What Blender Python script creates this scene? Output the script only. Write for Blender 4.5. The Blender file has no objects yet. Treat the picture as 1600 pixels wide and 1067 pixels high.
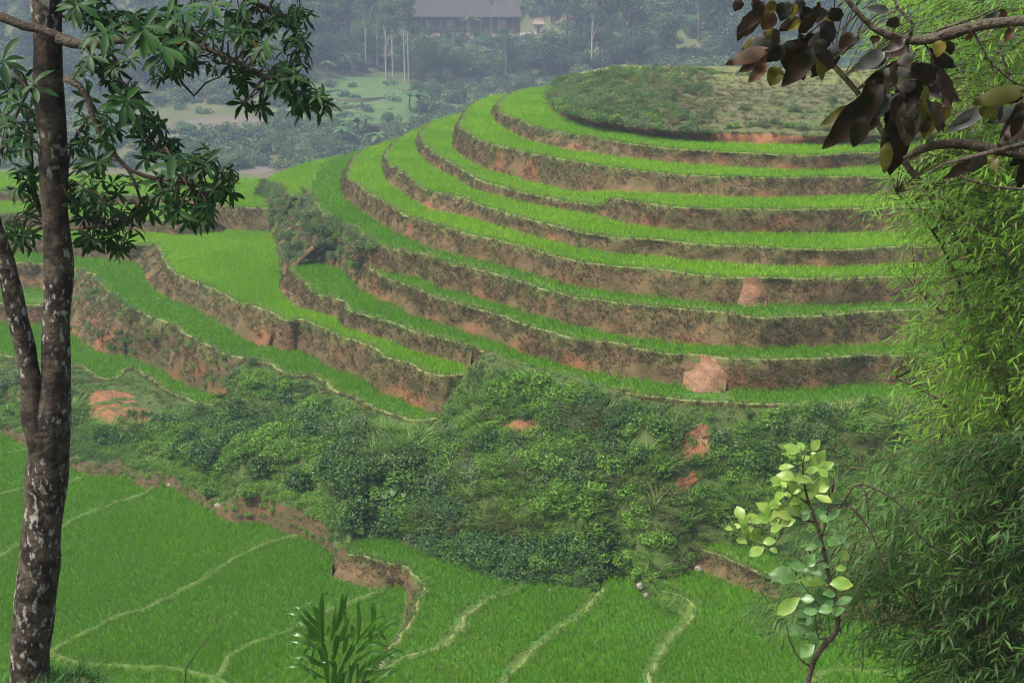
import bpy, bmesh, math, random
import numpy as np
from mathutils import Vector, Matrix, noise, geometry
R = math.radians
rng = np.random.default_rng(7)
random.seed(7)
scene = bpy.context.scene

# ------------------------------------------------------------------ camera
ZC = 32.0                      # eye height above the datum
FPX, CX, CY = 2198.0, 800.0, 533.5
PITCH = R(14.0)
cam_data = bpy.data.cameras.new('camera')
cam = bpy.data.objects.new('camera', cam_data)
scene.collection.objects.link(cam)
cam.location = (0, 0, ZC)
cam.rotation_euler = (R(90) - PITCH, 0, 0)
cam_data.sensor_width = 36.0
cam_data.lens = FPX / 1600.0 * 36.0
cam_data.clip_start = 0.1
cam_data.clip_end = 2000
scene.camera = cam

# ------------------------------------------------------------------ world, sun, exposure
SUN_EL, SUN_AZ = 58.0, 243.0
world = bpy.data.worlds.new('World'); scene.world = world; world.use_nodes = True
wn = world.node_tree.nodes; wl = world.node_tree.links
for n in list(wn): wn.remove(n)
sky = wn.new('ShaderNodeTexSky'); sky.sky_type = 'NISHITA'; sky.sun_disc = False
sky.sun_elevation = R(SUN_EL); sky.sun_rotation = R(SUN_AZ)
sky.air_density = 0.8; sky.dust_density = 7.0; sky.ozone_density = 1.0
bg = wn.new('ShaderNodeBackground'); bg.inputs[1].default_value = 0.072
wo = wn.new('ShaderNodeOutputWorld')
wl.new(sky.outputs[0], bg.inputs[0]); wl.new(bg.outputs[0], wo.inputs[0])
sl = bpy.data.lights.new('sun', 'SUN'); sl.energy = 1.5; sl.angle = R(16); sl.color = (1.0, 0.96, 0.88)
sun = bpy.data.objects.new('sun', sl); scene.collection.objects.link(sun)
sd = Vector((math.sin(R(SUN_AZ)) * math.cos(R(SUN_EL)), math.cos(R(SUN_AZ)) * math.cos(R(SUN_EL)), math.sin(R(SUN_EL))))
sun.rotation_euler = (-sd).to_track_quat('-Z', 'Y').to_euler()
sun.location = (0, 0, 90)
scene.view_settings.view_transform = 'Standard'
scene.view_settings.look = 'None'
scene.view_settings.exposure = 1.80
scene.view_settings.gamma = 1.0
scene.view_settings.use_curve_mapping = False
cy = scene.cycles
cy.max_bounces = 4; cy.diffuse_bounces = 3; cy.glossy_bounces = 1; cy.transmission_bounces = 3
cy.transparent_max_bounces = 4; cy.volume_bounces = 0
cy.use_denoising = True; cy.denoising_prefilter = 'NONE'; cy.use_adaptive_sampling = False
scene.render.filter_size = 1.2; cy.filter_width = 1.2
cy.sample_clamp_indirect = 4.0

# ------------------------------------------------------------------ helpers
def ray(px, py):
    a = (px - CX) / FPX; b = -(py - CY) / FPX
    return np.array([a, math.cos(PITCH) + b * math.sin(PITCH), -math.sin(PITCH) + b * math.cos(PITCH)])
def P(px, py, z):              # the place at level z (metres below the eye) seen in that direction
    r = ray(px, py); q = r * (z / r[2]); q[2] += ZC
    return q
def PY(px, py, Y):             # the place at distance Y seen in that direction
    r = ray(px, py); q = r * (Y / r[1]); q[2] += ZC
    return q
def topix(p):
    x, y, z = p[0], p[1], p[2] - ZC
    d = y * math.cos(PITCH) - z * math.sin(PITCH)
    u = y * math.sin(PITCH) + z * math.cos(PITCH)
    return CX + FPX * x / d, CY - FPX * u / d

COL = scene.collection
def tag(o, label=None, cat=None, group=None, kind=None):
    if label: o['label'] = label
    if cat: o['category'] = cat
    if group: o['group'] = group
    if kind: o['kind'] = kind
    return o
def mesh_obj(name, verts, faces, mat, parent=None, smooth=False, link=True):
    me = bpy.data.meshes.new(name)
    me.from_pydata([tuple(map(float, v)) for v in verts], [], [tuple(f) for f in faces])
    if smooth: me.polygons.foreach_set('use_smooth', [True] * len(me.polygons))
    mats = mat if isinstance(mat, (list, tuple)) else [mat]
    for m in mats: me.materials.append(m)
    o = bpy.data.objects.new(name, me)
    if link: COL.objects.link(o)
    if parent: o.parent = parent
    return o
def empty(name, loc):
    o = bpy.data.objects.new(name, None); COL.objects.link(o); o.location = loc
    o.empty_display_size = 0.2
    return o
def fattr(o, name, vals):
    a = o.data.attributes.new(name, 'FLOAT', 'POINT'); a.data.foreach_set('value', np.asarray(vals, np.float32))

class MB:                      # collects pieces of one mesh
    def __init__(s): s.v = []; s.f = []
    def add(s, vs, fs):
        k = len(s.v); s.v.extend([tuple(map(float, v)) for v in vs]); s.f.extend([tuple(i + k for i in f) for f in fs])
    def box(s, x0, x1, y0, y1, z0, z1):
        s.add([(x0,y0,z0),(x1,y0,z0),(x1,y1,z0),(x0,y1,z0),(x0,y0,z1),(x1,y0,z1),(x1,y1,z1),(x0,y1,z1)],
              [(0,3,2,1),(4,5,6,7),(0,1,5,4),(1,2,6,5),(2,3,7,6),(3,0,4,7)])
    def tube(s, pts, rad, n=6, rough=0.0, cap=True):
        pts = [Vector(p) for p in pts]; rings = []
        up = Vector((0.3, 0.2, 1)).normalized()
        vs = []
        prev = None
        for i, p in enumerate(pts):
            t = (pts[min(i+1, len(pts)-1)] - pts[max(i-1, 0)])
            if t.length < 1e-9: t = Vector((0,0,1))
            t.normalize()
            if prev is None:
                a = t.cross(Vector((0,1,0.01)));
                if a.length < 1e-3: a = t.cross(Vector((1,0,0)))
            else:
                a = prev - t * prev.dot(t)
            a.normalize(); b = t.cross(a); prev = a
            for k in range(n):
                th = 2 * math.pi * k / n
                d = a * math.cos(th) + b * math.sin(th)
                r = rad[i]
                if rough: r *= 1 + rough * noise.noise((p + d * r) * (0.45 / max(rad[0], .01)))
                vs.append(p + d * r)
        fs = []
        for i in range(len(pts) - 1):
            for k in range(n):
                fs.append((i*n+k, i*n+(k+1) % n, (i+1)*n+(k+1) % n, (i+1)*n+k))
        if cap:
            fs.append(tuple(range((len(pts)-1)*n, len(pts)*n))); fs.append(tuple(reversed(range(n))))
        s.add(vs, fs)
    def build(s, name, mat, parent=None, smooth=False, link=True):
        return mesh_obj(name, s.v, s.f, mat, parent, smooth, link)

def spline(pts, step):         # Catmull-Rom through points, resampled evenly
    p = np.array(pts, float)
    out = []
    n = len(p)
    for i in range(n - 1):
        p0 = p[max(i-1, 0)]; p1 = p[i]; p2 = p[i+1]; p3 = p[min(i+2, n-1)]
        # centripetal-ish: limit tangents to local chord so that corners stay tight
        c = np.linalg.norm(p2 - p1)
        t1 = (p2 - p0) / (np.linalg.norm(p2 - p0) + 1e-9) * c; t2 = (p3 - p1) / (np.linalg.norm(p3 - p1) + 1e-9) * c
        t1 *= .8; t2 *= .8
        for t in np.linspace(0, 1, 12, endpoint=False):
            h1 = 2*t**3-3*t**2+1; h2 = t**3-2*t**2+t; h3 = -2*t**3+3*t**2; h4 = t**3-t**2
            out.append(h1*p1 + h2*t1 + h3*p2 + h4*t2)
    out.append(p[-1]); out = np.array(out)
    d = np.r_[0, np.cumsum(np.linalg.norm(np.diff(out, axis=0), axis=1))]
    m = max(4, int(d[-1] / step))
    s = np.linspace(0, d[-1], m)
    return np.stack([np.interp(s, d, out[:, k]) for k in range(out.shape[1])], 1)
def inpoly(x, y, poly):
    c = np.zeros(x.shape, bool); n = len(poly); j = n - 1
    for i in range(n):
        xi, yi = poly[i][0], poly[i][1]; xj, yj = poly[j][0], poly[j][1]
        if yi != yj:
            m = ((yi > y) != (yj > y)) & (x < (xj - xi) * (y - yi) / (yj - yi) + xi)
            c ^= m
        j = i
    return c
def dist_line(q, line):
    out = np.full(len(q), 1e9); nn = 4000
    l = line[:, :2]
    for k in range(0, len(q), nn):
        d = ((q[k:k+nn, None, :2] - l[None]) ** 2).sum(2).min(1); out[k:k+nn] = np.sqrt(d)
    return out
def nz(p, s, off=0.0): return noise.noise(Vector((p[0]*s+off, p[1]*s+off*1.7, p[2]*s-off)))

# ------------------------------------------------------------------ materials
def new_mat(name):
    m = bpy.data.materials.new(name); m.use_nodes = True
    nt = m.node_tree
    for n in list(nt.nodes): nt.nodes.remove(n)
    out = nt.nodes.new('ShaderNodeOutputMaterial')
    return m, nt, out
def N(nt, t, **kw):
    n = nt.nodes.new(t)
    for k, v in kw.items(): setattr(n, k, v)
    return n
def mixrgb(nt, fac, a, b):
    m = N(nt, 'ShaderNodeMix', data_type='RGBA')
    if hasattr(fac, 'links'): nt.links.new(fac, m.inputs[0])
    else: m.inputs[0].default_value = fac
    for s, i in ((a, 6), (b, 7)):
        if hasattr(s, 'links'): nt.links.new(s, m.inputs[i])
        else: m.inputs[i].default_value = (*s, 1)
    return m.outputs[2]
def ramp(nt, val, lo, hi):
    r = N(nt, 'ShaderNodeMapRange'); r.interpolation_type = 'SMOOTHSTEP'
    nt.links.new(val, r.inputs[0]); r.inputs[1].default_value = lo; r.inputs[2].default_value = hi
    return r.outputs[0]
def posnoise(nt, scale, detail=3, w=0.0):
    g = N(nt, 'ShaderNodeNewGeometry')
    n = N(nt, 'ShaderNodeTexNoise'); n.inputs['Scale'].default_value = scale; n.inputs['Detail'].default_value = detail
    if w:
        v = N(nt, 'ShaderNodeVectorMath', operation='ADD'); nt.links.new(g.outputs['Position'], v.inputs[0]); v.inputs[1].default_value = (w, w*2, w*3)
        nt.links.new(v.outputs[0], n.inputs['Vector'])
    else: nt.links.new(g.outputs['Position'], n.inputs['Vector'])
    return n.outputs['Fac']
def math_(nt, op, a, b):
    m = N(nt, 'ShaderNodeMath', operation=op)
    for i, s in enumerate((a, b)):
        if hasattr(s, 'links'): nt.links.new(s, m.inputs[i])
        else: m.inputs[i].default_value = s
    return m.outputs[0]
def leaf_mat(name, c1, c2, c3=None, rough=0.5, trans=0.35, island=True, big=0.12, spec=0.35, yellow=None):
    m, nt, out = new_mat(name)
    oi = N(nt, 'ShaderNodeObjectInfo'); r = oi.outputs['Random']
    if island:
        g = N(nt, 'ShaderNodeNewGeometry')
        r = math_(nt, 'FRACT', math_(nt, 'ADD', r, g.outputs['Random Per Island']), 0)
    col = mixrgb(nt, r, c1, c2)
    if c3: col = mixrgb(nt, ramp(nt, posnoise(nt, big, 2), .42, .62), col, c3)
    if yellow: col = mixrgb(nt, math_(nt, 'GREATER_THAN', r, 1 - yellow[0]), col, yellow[1])
    b = N(nt, 'ShaderNodeBsdfPrincipled'); b.inputs['Roughness'].default_value = rough
    b.inputs['Specular IOR Level'].default_value = spec
    nt.links.new(col, b.inputs['Base Color'])
    t = N(nt, 'ShaderNodeBsdfTranslucent'); nt.links.new(col, t.inputs['Color'])
    ms = N(nt, 'ShaderNodeMixShader'); ms.inputs[0].default_value = trans
    nt.links.new(b.outputs[0], ms.inputs[1]); nt.links.new(t.outputs[0], ms.inputs[2])
    nt.links.new(ms.outputs[0], out.inputs[0])
    return m
def soil_mat(name, cols, scale=1.2, bump=0.3, rough=0.95, vattr=None):
    # cols: list of colours mixed by noises of different size
    m, nt, out = new_mat(name)
    col = mixrgb(nt, ramp(nt, posnoise(nt, scale, 4), .38, .62), cols[0], cols[1])
    if len(cols) > 2:
        f = posnoise(nt, scale * .35, 4, 13.0)
        if vattr:
            a = N(nt, 'ShaderNodeAttribute', attribute_name=vattr)
            f = math_(nt, 'ADD', f, math_(nt, 'MULTIPLY', math_(nt, 'SUBTRACT', .42, a.outputs['Fac']), .12))
        col = mixrgb(nt, ramp(nt, f, .55, .70), col, cols[2])
    if len(cols) > 3:
        f = posnoise(nt, scale * .9, 4, 31.0)
        if vattr:
            a = N(nt, 'ShaderNodeAttribute', attribute_name=vattr)
            f = math_(nt, 'ADD', f, math_(nt, 'MULTIPLY', math_(nt, 'SUBTRACT', a.outputs['Fac'], .72), .8))
        col = mixrgb(nt, ramp(nt, f, .50, .62), col, cols[3])
    b = N(nt, 'ShaderNodeBsdfPrincipled'); b.inputs['Roughness'].default_value = rough; b.inputs['Specular IOR Level'].default_value = .15
    nt.links.new(col, b.inputs['Base Color'])
    bp = N(nt, 'ShaderNodeBump'); bp.inputs['Strength'].default_value = bump; bp.inputs['Distance'].default_value = .15
    nt.links.new(posnoise(nt, scale * 5, 5), bp.inputs['Height']); nt.links.new(bp.outputs[0], b.inputs['Normal'])
    nt.links.new(b.outputs[0], out.inputs[0])
    return m
M = {}
M['rice'] = leaf_mat('rice', (.075,.235,.004), (.17,.39,.009), (.105,.285,.005), trans=.4, rough=.55, big=.10, spec=.2, island=False)
M['rice_high'] = leaf_mat('rice_high', (.15,.34,.009), (.26,.48,.018), (.16,.36,.009), trans=.4, rough=.55, big=.08, spec=.2, island=False)
M['mud'] = soil_mat('mud', [(.06,.10,.02), (.05,.13,.02)], .8)
M['bank'] = soil_mat('bank', [(.118,.082,.04), (.078,.066,.026), (.165,.08,.037), (.082,.09,.027)], 1.1, .6, vattr='v')
M['red_soil'] = soil_mat('red_soil', [(.25,.115,.05), (.17,.085,.045), (.28,.155,.085)], 2.0, .8)
M['bund'] = soil_mat('bund', [(.065,.135,.02), (.09,.14,.028), (.05,.10,.016)], 1.5, .5)
M['lip'] = soil_mat('lip', [(.16,.22,.06), (.20,.21,.085), (.12,.19,.04)], 1.5, .5)
M['scrub_soil'] = soil_mat('scrub_soil', [(.06,.085,.025), (.05,.085,.02), (.11,.075,.035)], .5, .7)
M['mound'] = soil_mat('mound', [(.085,.095,.04), (.105,.10,.05), (.07,.10,.03), (.12,.135,.045)], .45, .6, vattr='v')
M['ground'] = soil_mat('ground', [(.075,.095,.03), (.10,.10,.045), (.06,.09,.025)], .12, .4)
M['dry_grass'] = leaf_mat('dry_grass', (.15,.105,.048), (.09,.085,.03), (.115,.078,.038), trans=.25, big=.5)
M['olive_grass'] = leaf_mat('olive_grass', (.07,.11,.024), (.11,.14,.038), (.10,.095,.036), trans=.3, big=.4)
M['rim_grass'] = leaf_mat('rim_grass', (.17,.30,.05), (.12,.26,.03), (.22,.28,.08), trans=.3, big=.5)

# ------------------------------------------------------------------ scatter of countless small plants (geometry nodes)
_groups = {}
def scatter_group(protos, key):
    if key in _groups: return _groups[key]
    c = bpy.data.collections.new('source_' + key)
    for i, p in enumerate(protos):
        c.objects.link(p)
        if not p.name.startswith('kind_'): p.name = f'kind_{i:02d}_' + p.name      # collection children are read in name order
    ng = bpy.data.node_groups.new('scatter_' + key, 'GeometryNodeTree')
    ng.interface.new_socket('Geometry', in_out='INPUT', socket_type='NodeSocketGeometry')
    ng.interface.new_socket('Geometry', in_out='OUTPUT', socket_type='NodeSocketGeometry')
    nd = ng.nodes; L = ng.links
    gi = nd.new('NodeGroupInput'); go = nd.new('NodeGroupOutput')
    ci = nd.new('GeometryNodeCollectionInfo'); ci.inputs['Collection'].default_value = c
    ci.inputs['Separate Children'].default_value = True; ci.inputs['Reset Children'].default_value = True
    ip = nd.new('GeometryNodeInstanceOnPoints'); ip.inputs['Pick Instance'].default_value = True
    def na(nm, t):
        n = nd.new('GeometryNodeInputNamedAttribute'); n.data_type = t; n.inputs['Name'].default_value = nm
        return [o for o in n.outputs if o.enabled and o.name == 'Attribute'][0]
    e2r = nd.new('FunctionNodeEulerToRotation')
    L.new(na('rot', 'FLOAT_VECTOR'), e2r.inputs[0]); L.new(e2r.outputs[0], ip.inputs['Rotation'])
    L.new(na('scl', 'FLOAT'), ip.inputs['Scale']); L.new(na('idx', 'INT'), ip.inputs['Instance Index'])
    L.new(gi.outputs[0], ip.inputs['Points']); L.new(ci.outputs[0], ip.inputs['Instance']); L.new(ip.outputs[0], go.inputs[0])
    _groups[key] = ng
    return ng
def scatter(name, pts, scl, protos, key, label, cat, rot=None, tilt=.12, idx=None):
    pts = np.asarray(pts, float); n = len(pts)
    if n == 0: return None
    me = bpy.data.meshes.new(name); me.vertices.add(n); me.vertices.foreach_set('co', pts.astype(np.float32).ravel())
    if rot is None:
        rot = np.stack([rng.normal(0, tilt, n), rng.normal(0, tilt, n), rng.uniform(0, 6.283, n)], 1)
    a = me.attributes.new('rot', 'FLOAT_VECTOR', 'POINT'); a.data.foreach_set('vector', rot.astype(np.float32).ravel())
    a = me.attributes.new('scl', 'FLOAT', 'POINT'); a.data.foreach_set('value', np.broadcast_to(np.asarray(scl, np.float32), (n,)).astype(np.float32).copy())
    if idx is None: idx = rng.integers(0, len(protos), n)
    a = me.attributes.new('idx', 'INT', 'POINT'); a.data.foreach_set('value', np.asarray(idx, np.int32))
    o = bpy.data.objects.new(name, me); COL.objects.link(o)
    md = o.modifiers.new('scatter', 'NODES'); md.node_group = scatter_group(protos, key)
    return tag(o, label, cat, kind='stuff')
def grass_tuft(name, n, h, w, spread, lean, mat, seed, segs=2):
    r = random.Random(seed); mb = MB()
    for i in range(n):
        a = r.uniform(0, 6.283); rr = spread * math.sqrt(r.random()); hh = h * r.uniform(.65, 1.1)
        b = Vector((rr*math.cos(a), rr*math.sin(a), 0)); a2 = a + r.uniform(-1, 1)
        d = Vector((math.cos(a2), math.sin(a2), 0)); s = Vector((-d.y, d.x, 0)); ln = lean * r.uniform(.2, 1.3)
        fa = r.uniform(0, 3.14); s = Vector((math.cos(fa), math.sin(fa), 0))
        vs = []; fs = []
        for k in range(segs + 1):
            t = k / segs
            c = b + d * (ln * hh * t * t) + Vector((0, 0, hh * (t - .28 * lean * t * t)))
            ww = w * (1 - t * .9) * .5 if k else w * .35
            if k < segs: vs += [c - s * ww, c + s * ww]
            else: vs += [c]
        for k in range(segs - 1): fs.append((2*k, 2*k+1, 2*k+3, 2*k+2))
        fs.append((2*segs-2, 2*segs-1, 2*segs))
        mb.add(vs, fs)
    return mb.build(name, mat, link=False)
def leaf_cloud(name, n, lobes, size, mat, seed, aspect=.5, up=.4, shell=.55):
    r = random.Random(seed); mb = MB()
    wts = [l[3]*l[3] for l in lobes]
    for i in range(n):
        l = r.choices(lobes, wts)[0]
        while True:
            d = Vector((r.uniform(-1,1), r.uniform(-1,1), r.uniform(-1,1)))
            if .05 < d.length < 1: break
        d.normalize(); q = r.uniform(shell, 1) ** .6
        zs = l[4] if len(l) > 4 else 1
        c = Vector((l[0] + d.x*l[3]*q, l[1] + d.y*l[3]*q, l[2] + d.z*l[3]*q*zs))
        if c.z < 0.02: c.z = abs(c.z) * .3 + .02
        nn = (d + Vector((0, 0, up)) + Vector((r.uniform(-.7,.7), r.uniform(-.7,.7), r.uniform(-.7,.7)))).normalized()
        a = nn.cross(Vector((r.uniform(-1,1), r.uniform(-1,1), r.uniform(-.3,1)))).normalized(); b = nn.cross(a)
        s = size * r.uniform(.6, 1.25)
        t = b * s; w = a * s * aspect; f = nn * s * .18
        mb.add([c - t*.5, c - w*.5 + f, c + t*.5 - f*.8, c + w*.5 + f], [(0, 1, 2), (0, 2, 3)])
    return mb.build(name, mat, link=False)

RICE = [grass_tuft('rice_tuft', 14, .44, .030, .075, .40, M['rice'], 10+i) for i in range(3)]
RICEH = [grass_tuft('rice_tuft', 16, .42, .045, .16, .45, M['rice_high'], 20+i) for i in range(3)]
RIMG = [grass_tuft('rim_tuft', 12, .18, .03, .15, .9, M['rim_grass'], 30+i) for i in range(3)]
M['dyke_grass'] = leaf_mat('dyke_grass', (.12,.26,.03), (.08,.20,.02), (.15,.24,.05), trans=.3, big=.5)
DYKEG = [grass_tuft('dyke_tuft', 12, .20, .03, .15, .9, M['dyke_grass'], 35+i) for i in range(3)]
DRYG = [grass_tuft('dry_tuft', 12, .30, .05, .18, 1.2, M['dry_grass'], 40+i) for i in range(2)] + \
       [grass_tuft('olive_tuft', 12, .30, .05, .18, 1.2, M['olive_grass'], 43+i) for i in range(2)]
# ------------------------------------------------------------------ terrace data: outlines seen level by level
# levels in metres below the eye
LV = dict(A=-11.15, B=-12.2, C=-13.7, D=-14.95, E=-15.95, F=-17.4, S=-18.2, G=-19.0, H=-20.5, I=-21.65, R=-19.5, T=-20.4, K=-24.9, L=-26.4, N=-28.4, O=-27.5, U=-27.28, W=-27.06, Q=-26.8, V=-26.0)
def lev(k, px):
    if k == 'J': return float(np.interp(px, [0, 200, 400, 680], [-22.9, -23.0, -23.6, -23.75]))
    if k == 'C': return float(np.interp(px, [650, 760, 925, 968], [-13.9, -14.2, -14.35, -13.45]))
    return LV[k]
def C3(pts, k):                # outline points (px, py[, level]) -> places
    return np.array([P(p[0], p[1], (p[2] if len(p) > 2 and not isinstance(p[2], str) else lev(p[2] if len(p) > 2 else k, p[0]))) for p in pts])
rim = {}; toe = {}             # toe[k]: foot of the bank that falls from rim[k]
rim['A'] = [(900,131),(860,137),(820,142),(798,149),(783,158),(777,167),(783,178),(798,186),(831,199),(872,209),(940,219),(980,226),(1060,235),(1161,241),(1262,245),(1364,240),(1480,238),(1640,236)]
toe['A'] = [(900,140),(850,146),(815,152),(790,162),(772,176),(769,184),(788,202),(821,221),(862,233),(912,241),(980,250),(1060,254),(1161,262),(1262,267),(1364,262),(1480,260),(1640,258)]
rim['B'] = [(830,143),(800,147),(790,150),(765,153),(740,163),(727,175),(720,190),(718,200),(724,206),(744,218),(764,226),(811,238),(879,251),(929,260),(980,267),(1060,275),(1127,278),(1195,280),(1262,279),(1330,279),(1370,280),(1480,281),(1640,280)]
toe['B'] = [(790,163),(760,170),(735,180),(715,205),(708,225),(710,235),(727,250),(761,267),(794,277),(828,283),(879,294),(923,305),(950,303),(980,303),(1060,307),(1161,312),(1262,311),(1370,308),(1480,307),(1640,305)]
rim['C'] = [(760,165),(745,169),(722,178),(700,184),(676,192),(663,202),(656,213),(659,224),(676,240),(690,248),(727,270),(744,282),(794,297),(845,309),(896,319),(936,322),(950,315),(962,312),(980,316),(1060,326),(1161,329),(1296,329),(1364,327),(1480,326),(1640,324)]
toe['C'] = [(735,184),(700,195),(672,205),(656,222),(653,236),(669,256),(690,270),(717,283),(744,295),(794,310),(845,324),(912,337),(980,351),(1010,358),(1102,365),(1204,368),(1339,367),(1480,365),(1640,362)]
rim['D'] = [(705,184),(690,188),(676,193),(650,204),(632,212),(617,222),(606,236),(602,243),(604,252),(612,262),(639,280),(659,297),(710,309),(744,321),(811,341),(879,358),(900,364),(967,374),(1018,376),(1086,384),(1170,387),(1254,392),(1339,392),(1383,389),(1480,387),(1640,384)]
toe['D'] = [(690,202),(655,212),(625,222),(605,240),(597,255),(597,267),(604,285),(629,304),(649,317),(676,331),(730,342),(777,355),(900,388),(951,396),(1035,404),(1102,412),(1204,418),(1305,419),(1480,416),(1640,413)]
rim['E'] = [(660,200),(640,208),(619,218),(595,226),(572,234),(556,246),(546,262),(541,275),(546,283),(556,290),(585,310),(615,327),(629,337),(680,353),(737,369),(788,380),(872,404),(900,410),(951,417),(1025,423),(1086,431),(1136,437),(1194,436),(1271,438),(1372,436),(1480,434),(1640,430)]
toe['E'] = [(640,222),(600,235),(570,245),(548,262),(536,280),(534,297),(545,314),(565,334),(582,344),(616,363),(653,382),(687,394),(737,403),(805,419),(872,438),(900,446),(967,458),(1035,467),(1102,471),(1153,474),(1204,474),(1339,473),(1480,470),(1640,466)]
rim['F'] = [(630,218),(600,226),(572,233),(545,242),(524,249),(508,256),(497,267),(486,287),(479,300),(491,317),(504,337),(548,357),(562,370),(602,389),(670,402),(704,416),(737,421),(805,440),(872,461),(900,467),(967,475),(1035,483),(1119,490),(1187,499),(1237,498),(1305,494),(1383,488),(1480,486),(1640,480)]
toe['F'] = [(579,405),(589,407),(636,421),(670,438),(694,448),(771,475),(839,494),(900,509),(967,527),(1035,536),(1102,542),(1204,545),(1339,542),(1480,538),(1640,532)]
rim['S'] = [(520,247),(493,252),(470,258),(440,269),(420,278),(412,284),(417,289),(430,291),(442,300),(455,311),(470,309),(480,299)]
rim['G'] = [(579,408),(570,412),(569,419),(589,431),(619,441),(643,451),(687,468),(737,483),(781,495),(822,510),(872,524),(906,534),(967,540),(1001,549),(1052,556),(1102,558),(1143,563),(1254,564),(1322,559),(1383,558),(1480,556),(1640,550)]
toe['G'] = [(558,441),(555,451),(582,463),(619,478),(636,492),(687,505),(737,522),(771,532),(822,556),(872,569),(900,578),(967,591),(1035,599),(1069,606),(1133,607),(1204,606),(1271,605),(1372,602),(1480,600),(1640,594)]
rim['H'] = [(457,417),(451,421),(467,438),(494,460),(535,473),(542,485),(569,495),(619,509),(653,522),(704,534),(727,542),(771,556),(798,569),(822,578),(872,588),(900,595),(940,607),(984,618),(1035,623),(1069,627),(1119,630),(1187,634),(1271,634),(1372,630),(1480,628),(1640,622)]
toe['H'] = [(438,440),(440,461),(457,478),(501,492),(535,505),(569,524),(619,539),(670,554),(704,564),(726,575),(733,586)]
rim['I'] = [(-80,369),(0,372),(50,374),(110,378),(170,380),(206,385),(228,383),(243,384),(256,411),(280,434),(304,441),(337,456),(364,472),(391,478),(422,490),(452,504),(466,500),(518,521),(528,527),(586,546),(602,559),(640,571),(663,583),(697,589),(727,586)]
toe['I'] = [(-80,393),(0,395),(50,397),(110,403),(160,405),(200,408),(216,414),(233,445),(250,462),(287,475),(320,492),(354,512),(381,532),(415,544),(437,541),(484,556),(518,576),(569,590),(602,610),(643,627),(677,639),(684,650)]
rim['J'] = [(-80,409),(0,411),(50,413),(100,416),(118,424),(142,429),(148,441),(169,458),(192,478),(229,494),(256,504),(287,522),(321,539),(354,556),(388,563),(422,573),(445,586),(489,590),(511,600),(528,617),(552,623),(589,642),(629,657),(660,660),(682,655)]
toe['J'] = [(-80,449,'K'),(0,450,'K'),(50,452,'K'),(92,458,'K'),(102,490,-26),(108,519,'L'),(125,536,'L'),(162,554,'L'),(202,556,'L'),(236,549,'L'),(270,573,'L'),(304,600,'L'),(346,611,'L'),(360,602,-25.2),(368,584,-24.4),(374,567,-23.75)]
rim['K'] = [(-80,473),(0,475),(70,479),(92,474),(98,462)]
toe['K'] = [(-80,495,'L'),(0,497,'L'),(70,502,'L'),(98,506,'L'),(106,516,'L')]
rim['L'] = [(-80,552),(0,557),(60,565),(121,573),(142,588),(179,593),(200,578),(212,580),(236,596),(263,613),(294,627),(335,634),(352,618)]
rim['R'] = [(-80,299),(0,302),(50,304),(110,306),(200,307),(290,308),(320,312),(340,318),(371,324),(422,327)]
toe['R'] = [(-80,313,'T'),(0,315,'T'),(50,316,'T'),(110,318,'T'),(200,320,'T'),(290,322,'T'),(325,332,'T'),(338,346,-21),(350,357,'I'),(371,360,'I'),(426,364,'I')]
rim['T'] = [(-80,333),(0,336),(50,337),(110,340),(200,342),(268,346),(305,348),(332,344)]
toe['T'] = [(-80,356,'I'),(0,358,'I'),(50,359,'I'),(110,361,'I'),(200,363,'I'),(270,364,'I'),(310,360,'I'),(340,358,'I')]
rim['O'] = [(545,868),(575,873),(598,879),(633,889),(650,901),(655,916),(648,940),(638,970),(625,998),(600,1030),(575,1060),(555,1085),(545,1115)]
toe['O'] = [(519,900,'N'),(543,910,'N'),(588,919,'N'),(628,918,'N'),(638,930,'N'),(633,968,'N'),(617,1003,'N'),(591,1040,'N'),(566,1070,'N'),(546,1095,'N'),(536,1118,'N')]
rim['Q'] = [(1034,925),(1070,938),(1085,957),(1062,982),(1038,1008),(1022,1040),(1013,1067),(1005,1115)]
toe['Q'] = [(1022,938,'W'),(1055,952,'W'),(1072,966,'W'),(1052,988,'W'),(1030,1012,'W'),(1014,1042,'W'),(1005,1070,'W'),(996,1115,'W')]
rim['V'] = [(1078,852),(1092,860),(1120,868),(1150,878),(1185,897),(1260,925),(1400,950),(1640,975)]
toe['V'] = [(1040,905,'Q'),(1082,893,'Q'),(1130,907,'Q'),(1185,927,'Q'),(1260,950,'Q'),(1400,972,'Q'),(1640,998,'Q')]
B1 = [(811,917),(760,937),(732,958),(715,985),(698,1003),(646,1023),(600,1045),(560,1085),(548,1118)]
B2 = [(938,921),(918,948),(884,972),(853,996),(818,1030),(784,1065),(745,1118)]
rim['U'] = B1; toe['U'] = [(a-9, b+4, 'O') for a, b in B1]
rim['W'] = B2; toe['W'] = [(a-9, b+5, 'U') for a, b in B2]
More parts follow.
